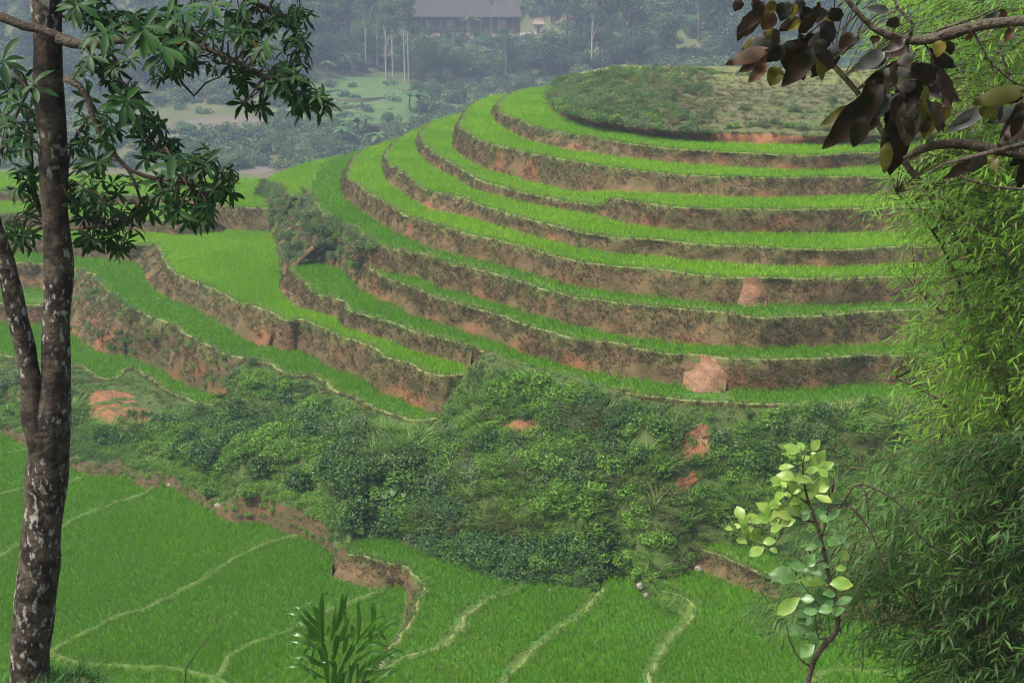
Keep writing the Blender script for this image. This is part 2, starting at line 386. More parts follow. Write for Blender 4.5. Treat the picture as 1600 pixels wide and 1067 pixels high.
# left shoulder: the tall overgrown bank under the S and F fields
rim['X'] = [(412,284,'S'),(417,289,'S'),(430,291,'S'),(442,300,'S'),(455,311,'S'),(470,309,'S'),(479,301,'F'),(491,317,'F'),(504,337,'F'),(548,357,'F'),(562,370,'F'),(590,385,'F')]
toe['X'] = [(413,308,'R'),(421,326,'R'),(424,345,-20.5),(427,364,'I'),(432,384,'I'),(436,414,'I'),(446,424,-21),(456,419,'H'),(500,414,'H'),(530,422,'H'),(556,440,'H'),(575,413,'G'),(590,406,'G')]
def wiggle(l, amp, s):
    o = l.copy()
    t = np.gradient(l[:, :2], axis=0); t /= (np.linalg.norm(t, axis=1)[:, None] + 1e-9)
    for i in range(len(l)):
        d = amp * (noise.noise(Vector((l[i,0]*s, l[i,1]*s, 3.1))) + .5*noise.noise(Vector((l[i,0]*s*2.7, l[i,1]*s*2.7, 9.1))))
        o[i, 0] += -t[i,1] * d; o[i, 1] += t[i,0] * d
    return o
rl = {k: wiggle(spline(C3(v, k), .30), .28, .55) for k, v in rim.items()}
tl = {}
below = dict(A='B', B='C', C='D', D='E', E='F', F='G', G='H', H='I', I='J')
for k, v in toe.items():
    tl[k] = wiggle(spline(C3(v, below.get(k, k)), .30), .22, .6)

def dtw(a, b):                 # monotone pairing of two lines in plan
    sa = max(1, len(a)//260); sb = max(1, len(b)//260)
    ia = list(range(0, len(a), sa)); ib = list(range(0, len(b), sb))
    if ia[-1] != len(a)-1: ia.append(len(a)-1)
    if ib[-1] != len(b)-1: ib.append(len(b)-1)
    A = a[ia]; B = b[ib]
    D = np.sqrt(((A[:, None, :2] - B[None, :, :2])**2).sum(2))
    n, m = D.shape; acc = np.full((n, m), 1e12); acc[0, 0] = D[0, 0]
    Dl = D.tolist(); ac = [[0.0]*m for _ in range(n)]
    for i in range(n):
        for j in range(m):
            if i == 0 and j == 0: ac[0][0] = Dl[0][0]; continue
            best = 1e12
            if i: best = ac[i-1][j] + .05
            if j: best = min(best, ac[i][j-1] + .05)
            if i and j: best = min(best, ac[i-1][j-1])
            ac[i][j] = best + Dl[i][j]
    i, j = n-1, m-1; path = [(i, j)]
    while i or j:
        c = []
        if i and j: c.append((ac[i-1][j-1], i-1, j-1))
        if i: c.append((ac[i-1][j] + .05, i-1, j))
        if j: c.append((ac[i][j-1] + .05, i, j-1))
        _, i, j = min(c); path.append((i, j))
    path.reverse()
    return [(ia[i], ib[j]) for i, j in path]
bank_pts = {}
def auto_toe(r, off, drop):
    tg = np.gradient(r[:, :2], axis=0); tg /= (np.linalg.norm(tg, axis=1)[:, None]+1e-9)
    nn = np.stack([-tg[:, 1], tg[:, 0]], 1)
    if nn[:, 1].mean() > 0: nn = -nn
    for _ in range(8): nn[1:-1] = (nn[:-2]+nn[1:-1]*2+nn[2:])/4
    t = r.copy(); t[:, :2] += nn*off; t[:, 2] -= drop
    return t
def cut(l, a, b):
    u = np.array([topix(p)[0] for p in l]); i = np.where((u >= a) & (u <= b))[0]
    return l[i[0]:i[-1]+1]
bank_line = {}
def make_bank(k, label, rough=.16, rows=7, bund=True, mat=None, toe_drop=.25, name='terrace_bank'):
    r, t = bank_line.get(k) or (rl[k], tl[k])
    path = dtw(r, t)
    tg = np.gradient(r[:, :2], axis=0); tg /= (np.linalg.norm(tg, axis=1)[:, None] + 1e-9)
    # smooth pairing
    pi = np.array([p[0] for p in path], float); pj = np.array([p[1] for p in path], float)
    ker = np.ones(9)/9
    if len(pi) > 20:
        pi2 = np.convolve(np.pad(pi, 4, 'edge'), ker, 'valid'); pj2 = np.convolve(np.pad(pj, 4, 'edge'), ker, 'valid')
        pi2[0] = pi[0]; pj2[0] = pj[0]; pi2[-1] = pi[-1]; pj2[-1] = pj[-1]; pi, pj = pi2, pj2
    step = max(1, len(pi)//900)
    pi = pi[::step]; pj = pj[::step]
    def samp(l, u): return np.stack([np.interp(u, np.arange(len(l)), l[:, c]) for c in range(3)], 1)
    A = samp(r, pi); B = samp(t, pj)
    tg = np.gradient(A[:, :2], axis=0); tg /= (np.linalg.norm(tg, axis=1)[:, None] + 1e-9)
    # smoothed inward normal: away from the toe line
    nrm = np.stack([-tg[:, 1], tg[:, 0]], 1)
    vec = A[:, :2] - B[:, :2]
    dv = (nrm * vec).sum(1); near_ = (np.linalg.norm(vec, axis=1) < 3.5) & (np.abs(dv) > .12)
    if near_.mean() > .35 and abs(np.sign(dv[near_]).mean()) > .25: sgn = np.sign(np.sign(dv[near_]).sum()) or 1
    else: sgn = np.sign(np.sign((nrm * A[:, :2]).sum(1)).sum()) or 1      # banks face the valley
    if k in 'RTKV': sgn = np.sign(np.sign(nrm[:, 1]).sum()) or 1
    nrm *= sgn
    for _ in range(6): nrm[1:-1] = (nrm[:-2] + nrm[1:-1]*2 + nrm[2:]) / 4
    nrm /= (np.linalg.norm(nrm, axis=1)[:, None] + 1e-9)
    hgt_ = np.maximum(0, A[:, 2]-B[:, 2]); outw = -((B[:, :2]-A[:, :2])*nrm).sum(1)
    push = np.clip(.28*hgt_ - outw, 0, 4)
    for _ in range(4): push[1:-1] = (push[:-2]+push[1:-1]*2+push[2:])/4
    B = B.copy(); B[:, :2] -= nrm*push[:, None]
    V = []; vv = []; kinds = []
    prof = []
    if bund: prof += [(.40, -.03), (.30, .06), (.10, .08)]
    ls = .55 if k in 'VOUWQ' else 1
    for o, h in prof:
        o *= ls
        for i in range(len(A)):
            w = 1 + .35*nz(A[i], .6, 5)
            V.append((A[i,0]+nrm[i,0]*o*w, A[i,1]+nrm[i,1]*o*w, A[i,2]+h)); vv.append(1.25)
    for q in range(rows + 1):
        u = q / rows
        for i in range(len(A)):
            p = A[i] * (1-u) + B[i] * u
            h = abs(A[i,2]-B[i,2])
            e = u ** 1.15
            z = A[i,2]*(1-e) + B[i,2]*e + (.06 if q == 0 else 0)
            am = rough * min(1.0, h) * math.sin(math.pi*min(1, .12+u*.88)) if q else 0
            g = nz(p, .45, 2) * 1.5 + nz(p, 1.3, 7) * .9 + nz(p, 3.0, 1)*.4
            # gullies run down the face
            g += 1.1 * noise.noise(Vector((A[i,0]*.8, A[i,1]*.8, .3*u)))
            x = p[0] - nrm[i,0]*am*g; y = p[1] - nrm[i,1]*am*g
            if q == rows: z -= toe_drop; x -= nrm[i,0]*.05; y -= nrm[i,1]*.05
            V.append((x, y, z)); vv.append(1 - u)
    n = len(A); nr = len(prof) + rows + 1
    Fc = []
    for a in range(nr - 1):
        for i in range(n - 1):
            f = (a*n+i, a*n+i+1, (a+1)*n+i+1, (a+1)*n+i)
            Fc.append(f if sgn > 0 else f[::-1])
    me_mats = [mat or M['bank'], M['lip']]
    o = mesh_obj(name, V, Fc, me_mats, smooth=True)
    if bund:
        mi = [1 if (i // (n-1)) < len(prof) else 0 for i in range(len(Fc))]
        o.data.polygons.foreach_set('material_index', mi)
    fattr(o, 'v', vv)
    tag(o, label, 'bank', kind='structure')
    bank_pts[k] = (A, B, nrm, np.array(V).reshape(nr, n, 3)[len(prof):], np.array(V).reshape(nr, n, 3)[:len(prof)+1])
    return o
ORD = {'A':'topmost', 'B':'second', 'C':'third', 'D':'fourth', 'E':'fifth', 'F':'sixth', 'G':'seventh', 'H':'eighth'}
i0 = int(np.argmin(((rl['F']-P(548, 357, LV['F']))**2).sum(1)))
bank_line['F'] = (rl['F'][i0:], tl['F'])
bank_line['H'] = (cut(rl['H'], 440, 738), tl['H'])
bank_line['J'] = (cut(rl['J'], -90, 372), tl['J'])
for k2, k1, a, b, off, dr in (('H2', 'H', 730, 1650, .45, 1.1), ('J2', 'J', 368, 690, .5, 1.1)):
    r_ = cut(rl[k1], a, b); bank_line[k2] = (r_, auto_toe(r_, off, dr))
bank_line['L'] = (rl['L'], auto_toe(rl['L'], .4, .9))
for k, w in ORD.items():
    make_bank(k, f'brown earth bank falling from the {w} curved rice terrace of the hill')
make_bank('I', 'scalloped earth bank below the large bright rice field left of the hill')
make_bank('J', 'tall red and grassy bank below the long rice strip behind the forked trunk', rough=.3)
make_bank('H2', 'grassy outer edge of the lowest hill terrace above the scrub slope')
make_bank('J2', 'grassy outer edge of the rice strip above the bushes')
make_bank('L', 'low grassy edge of the two small rice plots')
make_bank('K', 'small earth bank behind the thin left stem of the forked tree')
make_bank('R', 'dark red bank behind the large bright rice field')
make_bank('T', 'low brown bank of the narrow strip far behind the tree leaves')
make_bank('O', 'brown earth step in the bottom rice fields above the long-leaved plant')
make_bank('Q', 'curved grassy dyke between the two rice fields at lower right', rough=.08, mat=M['bund'])
make_bank('U', 'curved grassy dyke at bottom centre, first right of the brown step', rough=.05, mat=M['bund'])
make_bank('W', 'long grassy dyke at bottom centre right', rough=.05, mat=M['bund'])
make_bank('V', 'low stony bank under the small rice patch beside the yellow-green sapling', rough=.2)
make_bank('X', 'tall overgrown red shoulder between the big rice field and the hill terraces', rough=.5, rows=12, bund=True)
# far rim of the S field is a plain edge; its outer slope is the ground sheet

# ------------------------------------------------------------------ paddies: soil floor and rice
def back(k): return tl[k]
def poly_floor(poly, label):
    pl = [Vector((p[0], p[1], 0)) for p in poly]
    tris = geometry.tessellate_polygon([pl])
    o = mesh_obj('paddy_floor', [(p[0], p[1], p[2] - .02) for p in poly], tris, M['mud'])
    bm = bmesh.new(); bm.from_mesh(o.data); bmesh.ops.recalc_face_normals(bm, faces=bm.faces)
    if sum(f.normal.z for f in bm.faces) < 0: bmesh.ops.reverse_faces(bm, faces=bm.faces)
    bm.to_mesh(o.data); bm.free()
    return tag(o, label, 'paddy floor', kind='structure')
def rice(poly, rims, spacing, protos, key, label, s=1.0, gap=.30, avoid=()):
    poly = np.asarray(poly)
    x0, y0 = poly[:, :2].min(0); x1, y1 = poly[:, :2].max(0)
    gx, gy = np.meshgrid(np.arange(x0, x1, spacing), np.arange(y0, y1, spacing))
    q = np.stack([gx.ravel(), gy.ravel()], 1)
    q += rng.uniform(-.30, .30, q.shape) * spacing
    q = q[inpoly(q[:, 0], q[:, 1], poly)]
    for l in rims: q = q[dist_line(q, l) > gap * rng.uniform(.75, 1.15, len(q))]
    for cx, cy_, rx, ry, keep in avoid:
        d = ((q[:, 0]-cx)/rx)**2 + ((q[:, 1]-cy_)/ry)**2
        q = q[(d > 1) | (rng.random(len(q)) < keep)]
    # level from the outline
    d = ((q[:, None, :2] - poly[None, ::3, :2])**2).sum(2) if len(q) < 30000 else None
    if np.ptp(poly[:, 2]) < .02: z = np.full(len(q), poly[0, 2])
    else:
        w = 1/(d + .5)**2; z = (w * poly[None, ::3, 2]).sum(1) / w.sum(1)
    # keep what stands in or near view
    pts = np.c_[q, z - .03]
    yy = pts[:, 1]*math.cos(PITCH) - (pts[:, 2]-ZC)*math.sin(PITCH)
    pxs = CX + FPX*pts[:, 0]/yy
    pts = pts[(pxs > -90) & (pxs < 1660)]
    sc = s * rng.uniform(.8, 1.15, len(pts))
    sc *= np.array([1 + .18*noise.noise(Vector((p[0]*.22, p[1]*.22, 0))) for p in pts])
    return scatter('rice_crop', pts, sc, protos, key, label, 'rice', tilt=.10)
def ring(a, b): return np.vstack([a, b[::-1]])
# foot of the mound on the topmost terrace
mound_toe = spline(C3([(905,134),(872,137),(860,142),(857,152),(857,166),(877,183),(919,197),(963,207),(1039,217),(1125,226),(1194,229),(1280,229),(1366,227),(1480,225),(1640,223)], 'A'), .4)
mound_toe = wiggle(mound_toe, .25, .5)
fields = {
 'A': (ring(rl['A'], mound_toe), 'yellow-green young rice on the topmost terrace round the grassy mound'),
 'B': (ring(rl['B'], tl['A']), 'bright green young rice on the second terrace from the top of the hill'),
 'C': (ring(rl['C'], tl['B']), 'bright green young rice on the third terrace, with a small jog in its edge'),
 'D': (ring(rl['D'], tl['C']), 'bright green young rice on the fourth terrace from the top of the hill'),
 'E': (ring(rl['E'], tl['D']), 'green young rice on the fifth terrace, above the upper bare landslip'),
 'F': (ring(rl['F'], tl['E']), 'green young rice on the long sixth terrace, at the foot of the upper landslip'),
 'G': (ring(rl['G'], tl['F']), 'green young rice on the seventh terrace, above the lower bare landslip'),
 'I': (ring(rl['I'], np.vstack([tl['T'][:-12], tl['R'][int(len(tl['R'])*.83):], spline(C3([(427,364),(432,384),(436,414),(438,438)], 'I'), .3), tl['H']])), 'large bright rice field in the dip left of the hill and its tapering strip'),
 'J': (ring(rl['J'], tl['I']), 'long green rice strip running from behind the forked trunk to the bushes'),
 'K': (ring(rl['K'], tl['J'][:int(len(tl['J'])*.42)]), 'small rice strip seen left of the thin tree stem'),
 'R': (ring(rl['R'], spline(C3([(-80,268),(0,270),(50,271),(200,277),(300,280),(360,280),(412,283),(414,306),(422,325)], 'R'), .5)), 'pale bright rice field farthest back behind the tree leaves'),
 'T': (ring(rl['T'], spline(C3([(-80,313),(0,315),(50,316),(110,318),(200,320),(290,322),(325,332),(334,343)], 'T'), .4)), 'narrow pale rice strip behind the lower tree leaves'),
 'S': (ring(rl['S'], spline(C3([(535,243),(518,251),(505,258),(495,270),(486,289),(480,299)], 'S'), .4)), 'small green rice field on the shoulder at the left end of the hill'),
}
Hback = np.vstack([spline(C3([(457,418),(478,413),(500,414),(530,422),(557,440)], 'H'), .3), tl['G']])
fields['H'] = (ring(rl['H'], Hback), 'green rice on the lowest hill terrace directly above the scrub slope')
Lback = np.vstack([tl['K'], tl['J'][int(len(tl['J'])*.52):]])
fields['L'] = (ring(rl['L'], Lback), 'two small rice plots right of the forked trunk above the red dirt patch')
slipU = P(1175, 474, LV['F']); slipL = P(1102, 606, LV['G'] - 1.5)
for k, (poly, lab) in fields.items():
    poly_floor(poly, lab.replace('young rice', 'muddy paddy floor').replace('rice', 'paddy floor', 1) if 'rice' in lab else lab)
    far = k in 'ABCDERTSKF'
    av = []
    if k == 'F': av = [(slipU[0], slipU[1]-.3, 1.1, .8, .1)]
    if k == 'H':
        s2 = P(1102, 612, LV['H']); av = [(s2[0]+.1, s2[1]-.5, 1.35, 1.6, .25)]
    sp = .30 if far else .24
    rice(poly, [rl[k]], sp, RICEH if k in 'ABCRTSDIE' else RICE, 'riceh' if k in 'ABCRTSDIE' else 'rice', lab, s=1.0 if far else .95, avoid=av)
# bottom fields
Nback = spline(C3([(-80,662),(0,681),(40,700),(100,727),(134,743),(193,748),(224,764),(261,762),(310,789),(361,817),(413,819),(444,834),(468,838),(516,865),(519,893)], 'N'), .4)
Npoly = np.vstack([Nback, tl['O'], C3([(400,1118),(100,1118),(-80,1118)], 'N')])
io = int(np.argmin(((rl['O']-P(600, 1030, LV['O']))**2).sum(1)))
Opoly = np.vstack([spline(C3([(545,862),(557,848),(605,844),(629,851),(657,865),(715,886),(770,906),(805,914)], 'O'), .4), tl['U'][:-8], rl['O'][:io][::-1]])
Upoly = np.vstack([spline(C3([(811,915),(853,915),(905,924),(930,923)], 'U'), .4), tl['W'], C3([(640,1118),(548,1118)], 'U'), rl['U'][::-1]])
Wpoly = np.vstack([spline(C3([(938,920),(942,913),(956,906),(985,910),(995,925),(1010,936),(1022,938)], 'W'), .4), tl['Q'], C3([(900,1118),(745,1118)], 'W'), rl['W'][::-1]])
Qpoly = np.vstack([spline(C3([(1034,925),(1040,905),(1082,893)], 'Q'), .4), tl['V'][int(len(tl['V'])*.12):], C3([(1640,1118),(1005,1118)], 'Q'), rl['Q'][::-1]])
Vpoly = np.vstack([rl['V'], spline(C3([(1640,925),(1400,905),(1260,880),(1180,860),(1130,851),(1095,849),(1078,852)], 'V'), .4)])
bunds = {
 'faint low grassy dyke at the top left corner of the bottom rice': ('N', [(-60,722),(0,710),(45,703)]),
 'low grassy dyke running left behind the trunk in the bottom rice': ('N', [(-60,788),(0,774),(40,765),(100,758),(134,745)]),
 'grassy dyke between trunk and bank stones in the bottom rice': ('N', [(-60,900),(0,870),(34,851),(96,826),(120,812),(172,791),(203,781),(220,776),(241,763)]),
 'longest diagonal grassy dyke across the bottom rice fields': ('N', [(60,1030),(89,1015),(138,989),(172,970),(213,958),(275,929),(323,903),(344,889),(396,860),(430,848),(464,839)]),
 'grassy dyke running into the long-leaved plant at the bottom': ('N', [(330,1075),(344,1058),(361,1027),(389,1010),(447,989),(482,972),(540,945),(600,925)]),
 'grassy dyke along the near edge beside the tree base': ('N', [(60,1012),(117,1037),(206,1044),(275,1047),(330,1062),(380,1085)]),
 'short grassy dyke at the bottom edge below the sapling': ('Q', [(1230,1100),(1290,1052),(1360,1050),(1430,1060),(1520,1090)]),
 'faint low dyke across the large bright rice field': ('I', [(391,478),(420,470),(452,463)]),
 'faint low dyke across the rice strip near the bushes': ('J', [(388,561),(412,550),(437,541)]),
 'faint low dyke across the upper rice strip': ('J', [(206,484),(230,472),(256,468)]),
 'narrow dyke between the two small rice plots': ('L', [(200,578),(212,562),(236,549)]),
 'narrow dyke at the foot of the small shoulder plot': ('H', [(494,460),(525,457),(555,452)]),
 'narrow dyke across the seventh terrace near its left end': ('G', [(643,451),(660,446),(672,440)]),
}
rim_pts = []; dyke_pts = []
bund_lines = {}
for lab, (k, pts) in bunds.items():
    l = wiggle(spline(C3(pts, k), .30), .16, .8)
    big = k in 'NOQ'
    w, h = (.14, .15) if big else (.14, .12)
    t = np.gradient(l[:, :2], axis=0); t /= (np.linalg.norm(t, axis=1)[:, None] + 1e-9)
    V = []; n = len(l)
    for o, hh in ((-w*1.7, -.06), (-w, h*.8), (0, h), (w, h*.75), (w*1.7, -.06)):
        for i in range(n):
            o2 = o * (1 + .55*nz(l[i], .9, 4) + .3*nz(l[i], 2.6, 4)); h2 = hh * (1 + .45*nz(l[i], 1.2, 8) + .3*nz(l[i], 3.1, 2))
            V.append((l[i,0]-t[i,1]*o2, l[i,1]+t[i,0]*o2, l[i,2]+h2))
    Fc = [(a*n+i, a*n+i+1, (a+1)*n+i+1, (a+1)*n+i) for a in range(4) for i in range(n-1)]
    o = mesh_obj('field_dyke', V, Fc, M['bund'], smooth=True); tag(o, lab, 'dyke', kind='structure')
    bund_lines.setdefault(k, []).append(l)
    for i in range(n):
        for _ in range(5):
            q = rng.uniform(-w*1.2, w*1.2); dyke_pts.append((l[i,0]-t[i,1]*q + rng.uniform(-.12,.12), l[i,1]+t[i,0]*q+ rng.uniform(-.12,.12), l[i,2] + h*.6*(1-abs(q)/w*.6)))
for nm, poly, rims, lab in (
    ('N', Npoly, [tl['O']]+bund_lines['N'], 'dense green rice of the wide bottom fields left of the brown step'),
    ('O', Opoly, [rl['O'], tl['U']], 'bright green rice between the brown step and the first curved dyke at bottom centre'),
    ('U', Upoly, [rl['U'], tl['W']], 'bright green rice between the two long dykes at bottom centre'),
    ('W', Wpoly, [rl['W'], tl['Q']], 'bright green rice left of the S-shaped dyke at bottom right of centre'),
    ('Q', Qpoly, [rl['Q']]+bund_lines['Q'], 'bright green rice of the bottom right field behind the sapling'),
    ('V', Vpoly, [rl['V']], 'small patch of rice on a ledge beside the yellow-green sapling')):
    poly_floor(poly, lab.replace('rice', 'paddy floor', 1))
    rice(poly, rims, .185, RICE, 'rice', lab, s=.82 if nm != 'N' else .85, gap=.22)

# grass on banks and rims
for k, (A, B, nrm, face, lip) in bank_pts.items():
    n = face.shape[1]
    seg = np.linalg.norm(np.diff(face[0], axis=0), axis=1); L_ = seg.sum()
    far = face[0][:, 1].mean() > 100
    # rim lip
    m = int(L_ * (13 if not far else 10))
    ii = rng.choice(n-1, m, p=seg/L_); f = rng.random(m)[:, None]; w = rng.uniform(-.05, .42, m)
    p = face[0][ii]*(1-f) + face[0][ii+1]*f
    p[:, :2] += nrm[ii]*w[:, None]; p[:, 2] += .08*np.clip(w*8, 0, 1)
    (dyke_pts if k in ('U', 'W', 'Q', 'O') else rim_pts).extend(tuple(q) for q in p)
    if k in ('U', 'W', 'Q'): continue
    # face
    hgt = np.linalg.norm(face[0]-face[-1], axis=1)
    area = (seg * hgt[:-1]).sum()
    m = int(area * (32 if not far else 22))
    ii = rng.choice(n-1, m, p=seg*hgt[:-1]/(seg*hgt[:-1]).sum()); u = rng.random(m)**1.15 * (face.shape[0]-1) * .97
    j = u.astype(int); fu = (u-j)[:, None]; f = rng.random(m)[:, None]
    a = face[j, ii]*(1-f)+face[j, ii+1]*f; b = face[np.minimum(j+1, face.shape[0]-1), ii]*(1-f)+face[np.minimum(j+1, face.shape[0]-1), ii+1]*f
    p = a*(1-fu)+b*fu
    den = np.array([noise.noise(Vector(q)*.55)+.5*noise.noise(Vector(q)*1.6) for q in p]) + .55 - .75*(u/(face.shape[0]-1))**2
    keep = den > rng.uniform(-.25, .3, m)
    if k in ('G', 'E'):             # the two landslips stay bare
        c = topix_a = np.array([topix(q) for q in p])
        bare = ((c[:, 0] > 1150) & (c[:, 0] < 1200)) if k == 'E' else ((c[:, 0] > 1068) & (c[:, 0] < 1138))
        keep &= ~bare
    p = p[keep]; ii = ii[keep]
    rx = rng.normal(.0, .15, len(p)); az = np.arctan2(-nrm[ii, 1], -nrm[ii, 0])
    rot = np.stack([rng.normal(0, .25, len(p)) - .5*np.sin(az)*1.2, rng.normal(0, .25, len(p)) + .5*np.cos(az)*1.2, rng.uniform(0, 6.28, len(p))], 1)
    idx = np.where(np.array([noise.noise(Vector(q)*.35+Vector((9,9,9))) for q in p]) + rng.normal(0, .25, len(p)) > -.02, rng.integers(0, 2, len(p)), rng.integers(2, 4, len(p)))
    lab = {'H2':'outer edge of the lowest hill terrace','J2':'outer edge of the rice strip above the bushes','L':'edge of the two small rice plots','A':'topmost terrace bank','B':'second terrace bank','C':'third terrace bank','D':'fourth terrace bank','E':'fifth terrace bank with the upper landslip','F':'sixth terrace bank','G':'seventh terrace bank with the lower landslip','H':'left end of the lowest hill terrace bank','I':'scalloped bank below the large rice field','J':'tall bank below the long rice strip','K':'small bank left of the thin stem','R':'dark red bank behind the large field','T':'low far bank behind the leaves','O':'brown step in the bottom rice','U':'first dyke right of the brown step','W':'long dyke at bottom centre right','Q':'curved dyke at lower right','V':'stony bank beside the sapling','X':'overgrown red shoulder'}[k]
    scatter('bank_grass', p, rng.uniform(.5, 1.05, len(p)), DRYG, 'dry', f'clipped dry and olive grass on the {lab}', 'grass', rot=rot, idx=idx)
for _ in range(260):
    a_ = rng.uniform(0, 6.28); q_ = 1.0*math.sqrt(rng.random()); c_ = P(1046, 932, LV['Q']); dyke_pts.append((c_[0]+q_*math.cos(a_)*.9, c_[1]+q_*math.sin(a_)*1.6, c_[2]+.02))
dyke_pts = np.array(dyke_pts)
scatter('dyke_grass', dyke_pts, rng.uniform(.4, 1.3, len(dyke_pts)), DYKEG, 'dyke', 'green grass growing on the low dykes of the bottom rice fields', 'grass', tilt=.25)
rim_pts = np.array(rim_pts)
scatter('rim_grass', rim_pts, rng.uniform(.3, 1.2, len(rim_pts))*rng.choice([.7,1,1.4], len(rim_pts)), RIMG, 'rim', 'pale trimmed grass lining the terrace rims of the hill', 'grass', tilt=.25)
# ------------------------------------------------------------------ scrub slope between the hill terraces and the bottom rice
def C3l(pts): return np.array([P(p[0], p[1], p[2] if not isinstance(p[2], str) else lev(p[2], p[0])) for p in pts])
sc_top = [(-80,552,'L'),(0,557,'L'),(60,565,'L'),(121,573,'L'),(142,588,'L'),(179,593,'L'),(200,578,'L'),(212,580,'L'),(236,596,'L'),(263,613,'L'),(294,627,'L'),(335,634,'L'),(352,618,'L'),(362,590,-25.0),(380,566,'J'),(388,563,'J'),(422,573,'J'),(445,586,'J'),(489,590,'J'),(511,600,'J'),(528,617,'J'),(552,623,'J'),(589,642,'J'),(629,657,'J'),(660,660,'J'),(682,655,'J'),(700,622,-22.8),(727,587,'I'),(738,572,-21.2),(762,556,'H'),(798,569,'H'),(822,578,'H'),(872,588,'H'),(900,595,'H'),(940,607,'H'),(984,618,'H'),(1035,623,'H'),(1069,627,'H'),(1119,630,'H'),(1187,634,'H'),(1271,634,'H'),(1372,630,'H'),(1480,628,'H'),(1640,622,'H')]
sc_bot = [(-80,662,'N'),(0,681,'N'),(40,700,'N'),(100,727,'N'),(134,743,'N'),(193,748,'N'),(224,764,'N'),(261,762,'N'),(310,789,'N'),(361,817,'N'),(413,819,'N'),(444,834,'N'),(468,838,'N'),(516,865,'N'),(524,885,'N'),(545,862,'O'),(557,848,'O'),(605,844,'O'),(629,851,'O'),(657,865,'O'),(715,886,'O'),(770,906,'O'),(811,915,'O'),(853,915,'O'),(922,925,'O'),(942,913,'O'),(956,906,'O'),(985,910,'O'),(995,925,'O'),(1010,936,'O'),(1030,928,'Q'),(1042,905,'Q'),(1080,893,'Q'),(1078,852,'V'),(1095,849,'V'),(1130,851,'V'),(1180,860,'V'),(1260,880,'V'),(1400,905,'V'),(1640,925,'V')]
st, sb = spline(C3l(sc_top), .35), spline(C3l(sc_bot), .35)
# the slope's own pairing follows the view's left-to-right order
def by_px(l, xs):
    u = np.array([topix(p)[0] for p in l]); u = np.maximum.accumulate(u + np.arange(len(u))*1e-6)
    return np.stack([np.interp(xs, u, l[:, c]) for c in range(3)], 1)
xs = np.linspace(-80, 1640, 620)
A_, B_ = by_px(st, xs), by_px(sb, xs)
kb_ = 31; pad_ = np.pad(B_, ((kb_//2, kb_//2), (0, 0)), 'edge')
Bs_ = np.stack([np.convolve(pad_[:, c], np.ones(kb_)/kb_, 'valid') for c in range(3)], 1)
wb_ = np.clip(np.minimum((xs-985)/25, (1125-xs)/25), 0, 1)[:, None]
B_ = B_*(1-wb_) + Bs_*wb_
ROWS = 44
V = []
grid = np.zeros((ROWS+1, len(xs), 3))
for q in range(ROWS + 1):
    u = q / ROWS
    for i in range(len(xs)):
        p = A_[i]*(1-u) + B_[i]*u
        z = p[2]
        bulge = math.sin(math.pi*u)
        # a bench two thirds down, a cut bank at the foot
        e = u + .05*math.sin(u*9.0 + nz(p, .05)*4)
        z = A_[i,2]*(1-e) + B_[i,2]*e
        if xs[i] > 930:            # a grassy ledge along the lower right
            kf = min(1, (xs[i]-930)/80); e2 = float(np.interp(u, [0, .42, .52, .60, .74, .80, 1], [0, .40, .56, .58, .62, .76, 1])); e = e*(1-kf)+e2*kf
            z = A_[i,2]*(1-e) + B_[i,2]*e
        if xs[i] < 540:            # grassy ledge above the cut bank of the bottom rice
            kf = min(1, (540-xs[i])/40); e2 = float(np.interp(u, [0, .70, .78, .91, .94, 1], [0, .60, .66, .70, .76, 1])); e = e*(1-kf)+e2*kf
            z = A_[i,2]*(1-e) + B_[i,2]*e; bulge *= (1-kf) + kf*(1 if u < .7 else max(0, 1-(u-.7)/.08))
        amp = min(1, bulge*2.2)
        z += amp * (1.2*nz(p, .13, 3) + .45*nz(p, .4, 5) + .18*nz(p, 1.2, 6))
        z += bulge * .5
        if u > .93 and xs[i] >= 540: z = min(z, B_[i,2] + (1-u)*14*.9 - .05)
        y = p[1]; x = p[0]
        if q == 0: z -= .12
        if q == ROWS: z -= .25
        grid[q, i] = (x, y, z)
V = grid.reshape(-1, 3); n = len(xs)
Fc = [(a*n+i, (a+1)*n+i, (a+1)*n+i+1, a*n+i+1) for a in range(ROWS) for i in range(n-1)]
scrub = mesh_obj('scrub_slope', V, Fc, [M['scrub_soil'], soil_mat('cut_earth', [(.085,.06,.032), (.065,.055,.024), (.12,.062,.032)], 1.1, .7)], smooth=True)
scrub.data.polygons.foreach_set('material_index', [1 if (k//(n-1)) >= ROWS*.92 and xs[k % (n-1)] < 540 else 0 for k in range(len(Fc))])
tag(scrub, 'overgrown earth slope between the hill terraces and the bottom rice', 'slope', kind='structure')
def on_scrub(px, py):          # place on the slope nearest that direction
    return scr_flat[np.argmin(((scr_pix - (px, py))**2).sum(1))]
scr_flat = grid.reshape(-1, 3); scr_pix = np.array([topix(p) for p in scr_flat])

